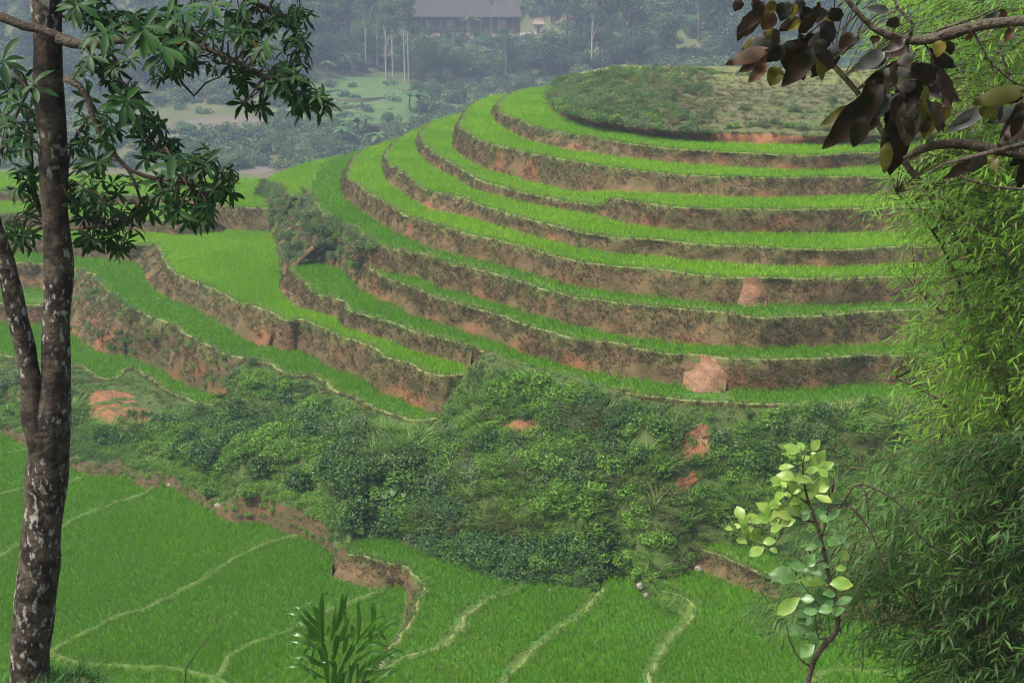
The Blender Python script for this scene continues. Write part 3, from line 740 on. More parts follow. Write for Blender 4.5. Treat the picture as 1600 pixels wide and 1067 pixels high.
# bare red patches: thin sheets lying just over the slope
def patch(outline, label, name='bare_earth', lift=.05, getp=None, mat=None):
    o2 = np.array(outline, float)
    c = o2.mean(0); V = []; F = []
    K, Mx = 7, 48
    d = np.r_[0, np.cumsum(np.linalg.norm(np.diff(np.vstack([o2, o2[:1]]), axis=0), axis=1))]
    cl = np.vstack([o2, o2[:1]])
    ss = np.linspace(0, d[-1], Mx, endpoint=False)
    ex = np.stack([np.interp(ss, d, cl[:, 0]), np.interp(ss, d, cl[:, 1])], 1)
    for k in range(K + 1):
        t = k / K
        for j in range(Mx):
            w = 1 + .45*noise.noise(Vector((ex[j,0]*.09, ex[j,1]*.09, 2))) + .25*noise.noise(Vector((ex[j,0]*.3, ex[j,1]*.3, 2)))
            q = c + (ex[j]-c)*t*w
            p = np.array(getp(q[0], q[1]))
            r_ = p - np.array([0, 0, ZC]); r_ /= np.linalg.norm(r_)
            h = lift*(1.0 if t < .8 else (1-t)*5 - .3)
            p = p - r_*(h + .05*nz(p, 2.2, 4)*(t < .95))
            V.append(p)
    for k in range(K):
        for j in range(Mx):
            j2 = (j+1) % Mx
            F.append((k*Mx+j, (k+1)*Mx+j, (k+1)*Mx+j2, k*Mx+j2))
    o = mesh_obj(name, V, F, mat or M['red_soil'], smooth=True)
    return tag(o, label, 'bare earth', kind='structure')
def smooth_scrub(px, py):      # inverse-distance blend of the nearest slope points
    d = ((scr_pix - (px, py))**2).sum(1); ii = np.argpartition(d, 8)[:8]; w = 1/(d[ii]+2)
    z = (scr_flat[ii]*w[:, None]).sum(0)/w.sum()
    r_ = ray(px, py); Y = z[1]
    q = r_*(Y/r_[1]); q[2] += ZC
    return q
patch([(148,600),(185,605),(215,625),(250,650),(254,672),(225,680),(180,668),(140,650),(130,625)], 'bare red dirt patch below the two small rice plots', getp=smooth_scrub)
patch([(1078,668),(1105,660),(1116,690),(1108,715),(1075,720),(1062,700)], 'bare red dirt patch below the lowest hill terrace', getp=smooth_scrub)
patch([(790,660),(830,652),(845,668),(800,685),(775,678)], 'small reddish bare patch among the scrub at centre', getp=smooth_scrub)
patch([(1052,755),(1085,735),(1095,745),(1070,775),(1045,785)], 'small reddish bare trail below the dirt patch', getp=smooth_scrub)
# the landslips on the hill banks: slumped earth proud of the bank, spilling on the paddy below
M['slip'] = soil_mat('slip', [(.28,.17,.10), (.20,.115,.065), (.31,.15,.075)], 2.5, 1.0)
def slip(kb, x0, x1, yt, yb, spill, label):
    A, B, nrm, face, lip = bank_pts[kb]
    u = np.array([topix(p)[0] for p in face[0]]); w = (u > x0-2) & (u < x1+2)
    cols = np.where(w)[0]; K = 10; V = []; F = []
    nc = len(cols)
    ctr = .5*(x0+x1); hw = .5*(x1-x0)
    for k in range(K + 1):
        t = k/K
        for c in cols:
            top = A[c] + np.array([nrm[c,0]*.10, nrm[c,1]*.10, .10]); bot = B[c].copy()
            bot[:2] -= nrm[c]*spill
            p = top*(1-t) + bot*t
            e = 1-min(1, abs(u[c]-ctr+6*noise.noise(Vector((t*3, x0*.1, 0))))/(hw*(.82+.3*noise.noise(Vector((u[c]*.02, t*4, 1))))))**3
            prof = .12*math.sin(math.pi*min(1, t*1.02))*e + .10
            conc = -.25*math.exp(-((t-.22)/.12)**2)*e           # scarp under the edge
            g = .10*nz(p, 1.6, 3)+.06*nz(p, 4.0, 5)
            o = (prof + conc*.7 + g)*max(.0, e) + (e-1)*.35
            p[:2] -= nrm[c]*o
            p[2] += (.10 if k == K else 0) * 0
            V.append(p)
    for k in range(K):
        for j in range(nc-1): F.append((k*nc+j, (k+1)*nc+j, (k+1)*nc+j+1, k*nc+j+1))
    o = mesh_obj('earth_slip', V, F, M['slip'], smooth=True)
    return tag(o, label, 'landslip', kind='structure')
slip('E', 1150, 1200, 436, 474, .45, 'small upper landslip of pale red earth on a terrace bank')
slip('G', 1068, 1140, 558, 607, .7, 'larger lower landslip of pale red earth spilling onto the lowest terrace')

# ------------------------------------------------------------------ grassy mound on the hill top
mb_top = C3l([(905,131,-10.6),(882,134,-10.4),(868,140,-10.4),(864,150,-10.4),(866,162,-10.3),(891,178,-10.1),(930,187,-10.1),(970,194,-10.15),(1039,204,-10.2),(1125,210,-10.3),(1194,211,-10.3),(1280,214,-10.3),(1366,213,-10.3),(1480,212,-10.3),(1640,210,-10.3)])
msil = C3l([(905,125,-9.4),(890,129,-9.6),(885,132,-9.7),(882,134,-9.7),(885,131,-9.5),(905,124,-8.9),(935,118,-8.2),(965,112,-7.7),(1030,110,-7.35),(1100,113,-7.3),(1200,114,-7.3),(1290,116,-7.3),(1380,118,-7.3),(1480,120,-7.3),(1640,124,-7.3)])
m_cols = 260
def resamp(l, m):
    d = np.r_[0, np.cumsum(np.linalg.norm(np.diff(l[:, :2], axis=0), axis=1))]; s = np.linspace(0, d[-1], m)
    return np.stack([np.interp(s, d, l[:, c]) for c in range(3)], 1)
q0 = resamp(mound_toe, m_cols); q1 = resamp(spline(mb_top, .4), m_cols) + (0, .6, 0); q2 = resamp(spline(msil, .4), m_cols)
rowsM = [(q0 + (0,0,-.2), 0.0), (q0*.5+q1*.5, 0.0), (q1, .0)]
for t in np.linspace(.06, 1, 22):
    e = t**.8; p = q1*(1-t)+q2*t; p = p.copy(); p[:, 2] = q1[:, 2]*(1-e)+q2[:, 2]*e
    rowsM.append((p, .15 + .85*t))
for t, dz in ((6, .1), (14, -.3), (24, -3), (36, -8), (48, -14)):
    p = q2.copy(); p[:, 1] += t; p[:, 2] += dz; rowsM.append((p, 1.0))
V = []; vv = []
for r_i, (row, v) in enumerate(rowsM):
    for i in range(m_cols):
        p = row[i].copy(); a = 0 if r_i == 0 else (1 if r_i > 2 else .6)
        p[2] += a*(.35*nz(p, .18, 3) + .22*nz(p, .6, 4)) if r_i > 2 else 0
        if r_i in (1, 2): p[1] += .35*nz(p, .7, 6); p[0] += .2*nz(p, .9, 2)
        V.append(p); vv.append(v)
nr = len(rowsM)
Fc = [(a*m_cols+i, a*m_cols+i+1, (a+1)*m_cols+i+1, (a+1)*m_cols+i) for a in range(nr-1) for i in range(m_cols-1)]
md_o = mesh_obj('mound', V, Fc, [M['mound'], M['red_soil']], smooth=True)
md_o.data.polygons.foreach_set('material_index', [1 if k//(m_cols-1) < 2 else 0 for k in range(len(Fc))])
fattr(md_o, 'v', vv)
tag(md_o, 'rounded grassy mound with a red cut foot on top of the terraced hill', 'mound', kind='structure')
mound_flat = np.array(V)[2*m_cols:]; mound_pix = np.array([topix(p) for p in mound_flat])
def on_mound(px, py): return mound_flat[np.argmin(((mound_pix-(px, py))**2).sum(1))]

# ------------------------------------------------------------------ ground sheet: camera slope, hill body, valley and far hillside
FS = 2.0
def far_z(x, y):
    x = np.asarray(x, float)/FS; y = np.asarray(y, float)/FS
    pl = np.interp(y, [120,150,165,174,205,216,240,300,450,700], [-21.5,-21,-20.6,-17.7,-17.2,-12.5,-1.5,26,95,190])
    pm = np.interp(y, [120,150,172,196,230,251,255,272,300,450,700], [-22,-21,-20,-17.5,-13.4,-8.6,-7.7,-7.4,6,80,180])
    pr = np.interp(y, [120,150,190,225,260,450,700], [-20,-19,-15,-7,6,90,190])
    wl_ = np.clip((-24 - x)/14, 0, 1); wr = np.clip((x - 6)/16, 0, 1)
    wl_ = wl_*wl_*(3-2*wl_); wr = wr*wr*(3-2*wr)
    z = pl*wl_ + pr*wr + pm*(1-wl_-wr)
    z = z + np.where((y > 205), 1.2*np.sin(x*.11+y*.05)*np.clip((y-205)/30, 0, 1), 0)*np.where((y > 246) & (y < 276) & (np.abs(x+8) < 22), 0, 1)
    return z*FS
samples = []
for k in rl:
    if k == 'X': continue
    samples.append(rl[k][::3] + (0, 0, -2.6))
for k in tl: samples.append(tl[k][::3] + (0, 0, -.9))
samples.append(grid[::4, ::4].reshape(-1, 3) + (0, 0, -1.1))
samples.append(mound_toe[::4] + (0, 0, -1.2))
for poly in [Npoly, Opoly, Upoly, Wpoly, Qpoly, Vpoly] + [f[0] for f in fields.values()]:
    samples.append(poly[::3] + (0, 0, -.8))
    x0, y0 = poly[:, :2].min(0); x1, y1 = poly[:, :2].max(0)
    ax, ay = np.meshgrid(np.arange(x0, x1, 1.5), np.arange(y0, y1, 1.5)); ax = ax.ravel(); ay = ay.ravel()
    m_ = inpoly(ax, ay, poly); samples.append(np.c_[ax[m_], ay[m_], np.full(m_.sum(), np.median(poly[:, 2]) - 1.3)])
S_ = np.vstack(samples)
def cam_slope(x, y):
    z = np.interp(y, [-30, 0, 14, 51, 60], [10, -1.75, -9.4, -29.2, -30]) + ZC
    z = z + 2.35*np.exp(-(((x+4.6)/1.7)**2 + ((y-12.1)/1.5)**2)) 
    return z
gx = np.r_[np.arange(-500, -92, 12), np.arange(-90, -62, 4), np.arange(-60, 62, 1.6), np.arange(66, 100, 4), np.arange(104, 510, 12)]
gy = np.r_[np.arange(-30, 4, 2.5), np.arange(4, 20, .8), np.arange(20, 160, 1.6), np.arange(160, 600, 4), np.arange(600, 1400, 30)]
GX, GY = np.meshgrid(gx, gy)
qf = np.c_[GX.ravel(), GY.ravel()]
Z = np.zeros(len(qf))
for c in range(0, len(qf), 1500):
    d = ((qf[c:c+1500, None, :]-S_[None, :, :2])**2).sum(2) + .4
    w = d**-2.2; zi = (w*S_[None, :, 2]).sum(1)/w.sum(1); dm = d.min(1)**.5
    x, y = qf[c:c+1500, 0], qf[c:c+1500, 1]
    zf = far_z(x, y) + ZC; zc_ = cam_slope(x, y)
    z = zi
    # behind the hill let the body fall away to the valley
    t = np.clip((dm-6)/22, 0, 1)*np.clip((y-95)/20, 0, 1); t = np.maximum(t, np.clip((y-150)/16, 0, 1)); t = t*t*(3-2*t)
    z = z*(1-t) + np.minimum(zf, z+200)*t
    t2 = np.clip((52.5-y)/2.5, 0, 1)
    z = z*(1-t2) + zc_*t2
    Z[c:c+1500] = z
Z += np.array([.25*noise.noise(Vector((p[0]*.15, p[1]*.15, 0))) * (1 if p[1] > 160 or p[1] < 40 else .2) for p in qf])
ny, nx = GX.shape
Fc = [(a*nx+i, a*nx+i+1, (a+1)*nx+i+1, (a+1)*nx+i) for a in range(ny-1) for i in range(nx-1)]
ground = mesh_obj('ground', np.c_[qf, Z], Fc, M['ground'], smooth=True)
tag(ground, 'green and brown ground of the valley and far hillside', 'ground', kind='structure')
ZG = Z.reshape(ny, nx)
def ground_z(x, y):
    i = int(np.clip(np.searchsorted(gx, x)-1, 0, nx-2)); j = int(np.clip(np.searchsorted(gy, y)-1, 0, ny-2))
    fx = (x-gx[i])/(gx[i+1]-gx[i]); fy = (y-gy[j])/(gy[j+1]-gy[j])
    return float((ZG[j,i]*(1-fx)+ZG[j,i+1]*fx)*(1-fy)+(ZG[j+1,i]*(1-fx)+ZG[j+1,i+1]*fx)*fy)
def hit(px, py, y0=195, y1=800):
    r_ = ray(px, py); Y = y0
    f = lambda Y: (r_[2]*(Y/r_[1]) + ZC) - ground_z(r_[0]*Y/r_[1], Y)
    while Y < y1:
        if f(Y) <= 0:
            a, b = Y-5, Y
            for _ in range(6):
                m = (a+b)/2
                if f(m) <= 0: b = m
                else: a = m
            p = r_*(b/r_[1]); p[2] += ZC
            return p
        Y += 5
    return None

# ------------------------------------------------------------------ far valley: brown fallow field, small rice fields, track
M['fallow'] = soil_mat('fallow', [(.125,.105,.08), (.10,.095,.06), (.14,.118,.09)], .35, .3)
M['far_green'] = soil_mat('far_green', [(.07,.125,.035), (.06,.105,.03), (.085,.14,.042)], .5, .3)
def sheet(outline, name, mat, label, cat, lift=.15):
    o2 = np.array(outline, float)
    d = np.r_[0, np.cumsum(np.linalg.norm(np.diff(np.vstack([o2, o2[:1]]), axis=0), axis=1))]; cl = np.vstack([o2, o2[:1]])
    Mx = 40; ss = np.linspace(0, d[-1], Mx, endpoint=False)
    ex = np.stack([np.interp(ss, d, cl[:, 0]), np.interp(ss, d, cl[:, 1])], 1)
    w = []
    for e in ex:
        p = hit(e[0], e[1]); w.append(p if p is not None else w[-1])
    w = np.array(w); c = w.mean(0); V = []; F = []; K = 8
    for k in range(K+1):
        for j in range(Mx):
            t = k/K; x = c[0]+(w[j,0]-c[0])*t; y = c[1]+(w[j,1]-c[1])*t
            V.append((x, y, ground_z(x, y) + (lift if k < K else -.4)))
    for k in range(K):
        for j in range(Mx):
            j2 = (j+1) % Mx; F.append((k*Mx+j, (k+1)*Mx+j, (k+1)*Mx+j2, k*Mx+j2))
    o = mesh_obj(name, V, F, mat, smooth=True)
    return tag(o, label, cat, kind='structure')
sheet([(225,200),(300,184),(400,180),(460,186),(470,196),(430,212),(330,220),(240,222)], 'fallow_field', M['fallow'], 'pale brown fallow field across the valley', 'field')
sheet([(440,205),(520,196),(610,200),(600,208),(500,212)], 'fallow_strip', M['fallow'], 'narrow brown strip under the far rice fields', 'field')
sheet([(355,270),(420,256),(500,240),(560,232),(555,240),(480,258),(400,276)], 'dirt_track', M['fallow'], 'pale dirt track along the valley foot', 'track')
# far rice terraces: real steps
def far_terrace(outline, label):
    o2 = np.array(outline, float)
    w = np.array([hit(a, b) for a, b in o2]); zt = np.percentile(w[:, 2], 45)
    lw = spline(np.array([P(a, b, zt-ZC) for a, b in np.vstack([o2, o2[:1]])]), 1.2)
    n = len(lw); V = [tuple(p) for p in lw] + [(p[0], p[1]-.5, min(p[2]-.1, ground_z(p[0], p[1]-.5)-.1)) for p in lw]
    top = geometry.tessellate_polygon([[Vector((p[0], p[1], 0)) for p in lw[:-1]]])
    F = [tuple(t) for t in top] + [(i, i+1, n+i+1, n+i) for i in range(n-1)]
    o = mesh_obj('far_paddy', V, F, [M['far_green'], M['ground']])
    o.data.polygons.foreach_set('material_index', [0]*len(top) + [1]*(n-1))
    return tag(o, label, 'paddy', kind='structure')
sheet([(470,128),(540,118),(620,124),(665,140),(660,170),(640,190),(560,196),(490,192),(470,160)], 'far_meadow', M['far_green'], 'hazy green meadow slope across the valley', 'meadow', .7)
for nm_, x0_, x1_, y0_, y1_ in (('lowest', 495, 645, 181, 190), ('second lowest', 485, 640, 168, 176), ('middle', 478, 635, 156, 163), ('second highest', 490, 640, 145, 151), ('highest', 505, 640, 134, 140)):
    far_terrace([(x0_+(x1_-x0_)*t, y0_+3*math.sin(t*4+x0_)) for t in np.linspace(0, 1, 7)] + [(x1_-(x1_-x0_)*t, y1_+3*math.sin((1-t)*4+x0_)) for t in np.linspace(0, 1, 7)], f'{nm_} narrow hazy rice strip across the valley')
far_terrace([(380,168),(410,164),(440,168),(430,175),(395,176)], 'small hazy rice field beyond the brown fallow')
# ------------------------------------------------------------------ plants of the slopes
M['bushA'] = leaf_mat('bush_dark', (.035,.095,.02), (.09,.19,.038), (.06,.14,.04), trans=.25, rough=.45, big=.15)
M['bushB'] = leaf_mat('bush_bright', (.11,.25,.025), (.20,.37,.05), (.085,.19,.028), trans=.3, rough=.5, big=.15)
M['bushC'] = leaf_mat('bush_grey', (.09,.16,.055), (.20,.28,.11), (.07,.135,.04), trans=.25, rough=.5, big=.2)
M['sedge'] = leaf_mat('sedge', (.085,.20,.02), (.15,.27,.04), (.13,.17,.045), trans=.35, big=.3)
M['straw'] = leaf_mat('straw', (.20,.17,.09), (.14,.12,.06), (.16,.16,.07), trans=.25, big=.4)
M['fern'] = leaf_mat('fern', (.07,.19,.035), (.05,.14,.03), trans=.3)
M['twig'] = soil_mat('twig', [(.10,.075,.05), (.06,.045,.03)], 8, .5)
def lobes(r, n, R_, h, rr, flat=1.0):
    return [(r.uniform(-R_, R_), r.uniform(-R_, R_), r.uniform(.25, 1)*h, rr*r.uniform(.6, 1.1), flat) for _ in range(n)]
UNDER = []
for i in range(3):
    r = random.Random(100+i)
    UNDER.append(leaf_cloud('cover_dark', 210, lobes(r, 6, .45, .45, .38, .8), .17, M['bushA'], 200+i, .55))
for i in range(3):
    r = random.Random(110+i)
    UNDER.append(leaf_cloud('cover_bright', 190, lobes(r, 6, .42, .35, .34, .8), .16, M['bushB'], 210+i, .5))
for i in range(2):
    r = random.Random(120+i)
    UNDER.append(leaf_cloud('cover_grey', 210, lobes(r, 6, .42, .42, .34, .8), .13, M['bushC'], 220+i, .5))
for i in range(3): UNDER.append(grass_tuft('cover_sedge', 46, .80, .055, .20, 1.15, M['sedge'], 230+i, 4))
for i in range(2): UNDER.append(grass_tuft('cover_straw', 44, .75, .05, .20, 1.3, M['straw'], 240+i, 4))
UNDER.append(grass_tuft('cover_low_grass', 40, .30, .03, .32, .8, M['olive_grass'], 250))
UNDER.append(grass_tuft('cover_low_green', 40, .32, .035, .32, .8, M['sedge'], 251))
# 0-2 dark, 3-5 bright, 6-7 grey, 8-10 sedge, 11-12 straw, 13-14 low grass
# pick from the slope grid, weights by place in the view
fl = grid[1:-1].reshape(-1, 3); fp = np.array([topix(p) for p in fl])
seg_area = np.ones(len(fl))
bare_zones = [((190,640),(62,36)), ((1090,690),(28,32)), ((810,668),(34,16)), ((1070,760),(24,26)), ((1010,690),(26,14)), ((1070,740),(20,14))]
NS = 15000
vis = (fp[:, 0] > -60) & (fp[:, 0] < 1640)
idx_ = np.where(vis)[0]
dens = np.array([max(.3, .75 + .9*noise.noise(Vector(fl[i])*.28)) for i in idx_])
# area weight: grid cells are larger on the left
ar = np.linalg.norm(np.gradient(grid, axis=1), axis=2)*np.linalg.norm(np.gradient(grid, axis=0), axis=2)
arf = ar[1:-1].reshape(-1)[idx_]
pr = dens*arf; pr /= pr.sum()
ch = rng.choice(idx_, NS, p=pr); chu = (ch//grid.shape[1]+1)/ROWS
pts = fl[ch] + rng.normal(0, .12, (NS, 3))*np.array([1, 1, .2]) - (0, 0, .08)
pp = np.array([topix(p) for p in pts])
ok = np.ones(NS, bool)
for (cx, cy_), (rx, ry) in bare_zones: ok &= (((pp[:, 0]-cx)/rx)**2+((pp[:, 1]-cy_)/ry)**2 > 1) | (rng.random(NS) < .06)
lft = pp[:, 0] < 535
ok &= ~(lft & (chu > .925) & (rng.random(NS) < .6))
pts = pts[ok]; pp = pp[ok]; chu = chu[ok]
typ = []; scl = []
for p, (px, py), u_ in zip(pts, pp, chu):
    a = noise.noise(Vector(p)*.20+Vector((5, 5, 5))); b = noise.noise(Vector(p)*.33+Vector((15, 2, 8)))
    left = px < 660
    foot = False
    e = random.random()
    if left:      # dark broad bushes, grey patches, hanging grass on the right end
        if a > .18: t = random.choice([3,4,5,3])
        elif b > .30: t = random.choice([6,7,8,12])
        elif a < -.22: t = random.choice([8,9,10,6])
        else: t = random.choice([0,1,2,0,3,4,6,5])
    else:
        if a > .10: t = random.choice([8,9,10,3,4,14])
        elif b > .22: t = random.choice([6,7,11,8,9,14])
        elif b < -.25: t = random.choice([0,1,2,3])
        else: t = random.choice([3,4,0,9,5,14,8,6,3,1])
        if px > 780 and px < 960 and 575 < py < 640: t = random.choice([3,4,0,3,5])
        if py > 840 and px < 960: t = random.choice([0,1,2,3,4,0])
        if px > 950 and 745 < py < 850: t = random.choice([14,14,13,8,3])
    s = random.uniform(.45, 1.0) * (1.5 if random.random() < .18 else 1)
    if 8 <= t <= 12: s *= 1.25
    if t >= 13: s = random.uniform(.7, 1.2)
    if py < np.interp(px, [700, 800, 900, 1070, 1640], [640, 590, 612, 640, 640]) : s *= .55
    if not left: s *= .95
    if px < 535 and u_ > .74: t = random.choice([14,14,3,5,14,9]); s = random.uniform(.4, .8)
    if px < 365 and u_ < .40: s *= .5
    typ.append(t); scl.append(s)
typ = np.array(typ); scl = np.array(scl)
# keep plants from covering the paddies: shrink those close to the upper or lower edge
dT = np.minimum(dist_line(pts, st), 9); dB = np.minimum(dist_line(pts, sb), 9)
scl *= np.clip(.35 + dT*.45, .35, 1); scl *= np.clip(.5 + dB*.5, .5, 1)
gi_ = rng.choice(idx_, 6500, p=arf/arf.sum()); gpts = fl[gi_] + rng.normal(0, .15, (6500, 3))*np.array([1, 1, .2]) - (0, 0, .05)
gpx = np.array([topix(p) for p in gpts]); okg = np.ones(6500, bool)
for (cx, cy_), (rx, ry) in bare_zones: okg &= (((gpx[:, 0]-cx)/rx)**2+((gpx[:, 1]-cy_)/ry)**2 > 1) | (rng.random(6500) < .08)
gpts = gpts[okg]; gpx = gpx[okg]
gty = np.where(rng.random(len(gpts)) < .85, 14, 13); gsc = rng.uniform(.5, 1.0, len(gpts))*np.clip(.5+.5*np.minimum(dist_line(gpts, st), dist_line(gpts, sb)), .5, 1)
scatter('slope_turf', gpts, gsc, UNDER, 'under', 'short grass between the bushes of the scrub slope', 'grass', idx=gty, tilt=.25)
scatter('undergrowth', pts, scl, UNDER, 'under', 'tangled undergrowth of leafy cover, sedge and dry grass on the slope', 'undergrowth', idx=typ, tilt=.2)

# shrubs one can tell apart
def shrub_proto(name, n, R_, h, rr, size, mat, seed, aspect=.5):
    r = random.Random(seed)
    root = empty(name, (0, 0, 0))
    lb = lobes(r, 7, R_, h, rr, .85)
    f = leaf_cloud('foliage', n, lb, size, mat, seed, aspect); COL.objects.link(f); f.parent = root
    mb = MB()
    for l in lb[:6]:
        mb.tube([(0, 0, -.25), (l[0]*.35, l[1]*.35, l[2]*.5), (l[0]*.9, l[1]*.9, l[2])], [.035, .022, .01], 5)
    s = mb.build('stems', M['twig'], root)
    return root
def copy_thing(root, loc, rz, s, label, group):
    c = root.copy(); COL.objects.link(c); c.location = loc; c.rotation_euler = (0, 0, rz); c.scale = (s, s, s)
    for ch_ in root.children:
        d = ch_.copy(); COL.objects.link(d); d.parent = c
        for g in ch_.children:
            e = g.copy(); COL.objects.link(e); e.parent = d
    c['label'] = label
    if group: c['group'] = group
    return c
def place_all(root, cat, spots, group=None):
    """spots: (loc, rz, scale, label); first one is the prototype itself"""
    root['category'] = cat
    if len(spots) <= 30 and len(set(q[3] for q in spots)) == 1:      # tell them apart by their place in the row
        xo = [topix(q[0])[0] for q in spots]; n_ = len(spots); NUM = ['first','second','third','fourth','fifth','sixth','seventh','eighth','ninth','tenth','eleventh','twelfth','thirteenth','fourteenth','fifteenth']
        od = sorted(range(n_), key=lambda i: xo[i]); new = {}
        for rank, i in enumerate(od):
            w = 'leftmost of its group' if rank == 0 else 'rightmost of its group' if rank == n_-1 else (NUM[rank] + ' from the left') if rank < n_/2 else (NUM[n_-1-rank] + ' from the right')
            new[i] = spots[i][3] + ', ' + w
        spots = [(q[0], q[1], q[2], new[i]) for i, q in enumerate(spots)]
    for i, (loc, rz, s, label) in enumerate(spots):
        if i == 0:
            first = (loc, rz, s, label); continue
        copy_thing(root, loc, rz, s, label, group)
    loc, rz, s, label = spots[0]
    root.location = loc; root.rotation_euler = (0, 0, rz); root.scale = (s, s, s); root['label'] = label
    if group: root['group'] = group
rr_ = random.Random(55)
def sp(px, py, s, label, f=on_scrub, dz=-.05):
    p = f(px, py); return ((p[0], p[1], p[2]+dz), rr_.uniform(0, 6.28), s, label)
sh_dark = shrub_proto('shrub', 620, .55, .75, .45, .19, M['bushA'], 301)
place_all(sh_dark, 'shrub', [sp(x, y, s, 'dark leafy shrub in the thicket left of the slope') for x, y, s in ((300,700,1.2),(340,670,1.1),(380,650,1.2),(430,640,1.3),(470,690,1.3),(350,730,1.2),(420,740,1.3),(480,760,1.3),(540,760,1.3),(520,700,1.2),(320,720,1.1),(560,800,1.2),(620,830,1.2),(590,740,1.1))], 'dark shrubs in the left thicket')
sh_br = shrub_proto('shrub', 560, .5, .6, .4, .18, M['bushB'], 302)
place_all(sh_br, 'shrub', [sp(x, y, s, 'bright green shrub on the scrub slope') for x, y, s in ((400,600,1.0),(455,610,1.0),(500,640,1.1),(330,770,.9),(390,780,.9),(690,860,.9),(640,700,1.0),(760,880,.9),(850,890,1.0),(980,880,1.1),(1018,915,.8),(1000,905,.7),(1050,850,1.0),(930,770,.9),(1000,800,.9),(830,720,.9),(1100,780,.9),(1180,740,.8),(20,645,1.0),(150,700,.9),(60,640,1.0))], 'bright shrubs on the slope')
sh_gr = shrub_proto('shrub', 620, .5, .8, .4, .15, M['bushC'], 303)
place_all(sh_gr, 'shrub', [sp(x, y, s, 'grey-green shrub on the scrub slope') for x, y, s in ((395,575,.7),(310,645,.8),(366,600,1.0),(372,590,.8),(344,618,.7),(560,680,1.1),(700,690,1.1),(740,760,1.1),(910,740,1.0),(680,770,1.1),(880,640,.6),(1030,650,.7),(1200,670,.7),(1280,680,.7),(1150,700,.7),(30,600,1.1),(0,620,1.2))], 'grey shrubs on the slope')
sh_gr2 = shrub_proto('shrub', 700, .5, .45, .36, .13, M['bushC'], 304)
mspots = [(x, y, s) for x, y, s in ((880,165,1.1),(900,150,1.0),(925,178,1.2),(950,165,1.2),(975,188,1.1),(1010,195,1.1),(1045,160,1.3),(1080,150,1.5),(1100,185,1.2),(1120,195,1.2),(1190,200,1.1),(1215,195,1.0),(1255,203,1.0),(1290,205,1.1),(1330,206,1.1),(1160,170,.9),(1240,175,1.0),(960,140,1.0),(1000,150,1.1),(1020,132,.9),(1050,150,1.1),(1300,160,.9),(1210,160,.7),(985,170,1.1),(1065,190,1.0))]
place_all(sh_gr2, 'shrub', [sp(x, y, s*.95, 'low grey-green shrub on the hilltop mound', on_mound) for x, y, s in mspots], 'shrubs on the mound')
sh_m = shrub_proto('shrub', 700, .5, .5, .36, .13, M['bushB'], 305)
mspots2 = [(x, y, 1.0) for x, y in ((890,140),(905,132),(925,126),(945,120),(965,116),(985,113),(1005,112),(1030,112),(1055,112),(1080,114),(915,160),(940,190),(1000,180),(960,200),(1030,200),(1070,203),(1145,206),(1010,135),(1035,128),(1175,116),(1230,205),(890,170))]
place_all(sh_m, 'shrub', [sp(x, y, s*(.6+.5*rr_.random()), 'bright green shrub on the hilltop mound', on_mound) for x, y, s in mspots2], 'bright shrubs on the mound')
sh_x = shrub_proto('shrub', 700, .5, .6, .38, .14, M['bushC'], 306)
Xf = bank_pts['X'][3].reshape(-1, 3); Xp = np.array([topix(p) for p in Xf])
def on_X(px, py): return Xf[np.argmin(((Xp-(px, py))**2).sum(1))]
place_all(sh_x, 'shrub', [sp(x, y, s, 'grey-green shrub on the overgrown red shoulder', on_X) for x, y, s in ((445,325,1.2),(440,350,1.2),(450,375,1.0),(465,395,1.2),(490,345,1.3),(500,370,1.3),(470,340,1.0),(545,380,1.1),(565,390,1.1),(455,405,1.2),(520,385,1.0),(440,395,1.0),(480,320,1.0),(432,305,.9),(555,405,.9),(525,405,.9))], 'shrubs on the shoulder')
# undergrowth on mound and shoulder and the left banks
mg = mound_flat.reshape(-1, m_cols, 3); ma = (np.linalg.norm(np.gradient(mg, axis=1), axis=2)*np.linalg.norm(np.gradient(mg, axis=0), axis=2)); ma[-5:] = 0; ma = ma.ravel()
mm = rng.choice(len(mound_flat), 8000, p=ma/ma.sum())
mp = mound_flat[mm] + rng.normal(0, .35, (8000, 3))*(1, 1, .1)
mpp = np.array([topix(p) for p in mp])
lim = np.interp(mpp[:, 0], [860, 1000, 1100, 1640], [100, 118, 140, 145])
k_ = (mpp[:, 1] > lim) | (rng.random(8000) < .55)
mp = mp[k_]; mpp = mpp[k_]
lf = np.clip((1150-mpp[:, 0])/200, 0, 1)
ty = np.where(rng.random(len(mp)) < .9-.45*lf, 13 + (rng.random(len(mp)) < .05+.35*lf), np.where(rng.random(len(mp)) < lf, rng.choice([3,6,7,6,11,13,8,0], len(mp)), rng.choice([11,12,11,6,13,12], len(mp))))
scatter('mound_cover', mp, rng.uniform(.5, 1.0, len(mp))*np.where(mpp[:, 0] < 1110, 1.1, .75), UNDER, 'under', 'low grass and weeds covering the hilltop mound', 'undergrowth', idx=ty, tilt=.2)
xm = rng.choice(len(Xf), 420); xp_ = Xf[xm]
scatter('shoulder_cover', xp_, rng.uniform(.5, 1.0, len(xp_)), UNDER, 'under', 'weeds and hanging grass on the overgrown red shoulder', 'undergrowth', idx=rng.choice([3,4,6,7,6,7,8,11], len(xp_)), tilt=.2)
Jf = bank_pts['J'][3].reshape(-1, 3); Jp = np.array([topix(p) for p in Jf])
jm = rng.choice(np.where((Jp[:, 0] > 100) & (Jp[:, 0] < 360))[0], 260); jp = Jf[jm]
scatter('bank_weeds', jp, rng.uniform(.35, .8, len(jp)), UNDER, 'under', 'weeds on the tall bank below the long rice strip', 'undergrowth', idx=rng.choice([3,4,6,7,11,13,14], len(jp)), tilt=.2)

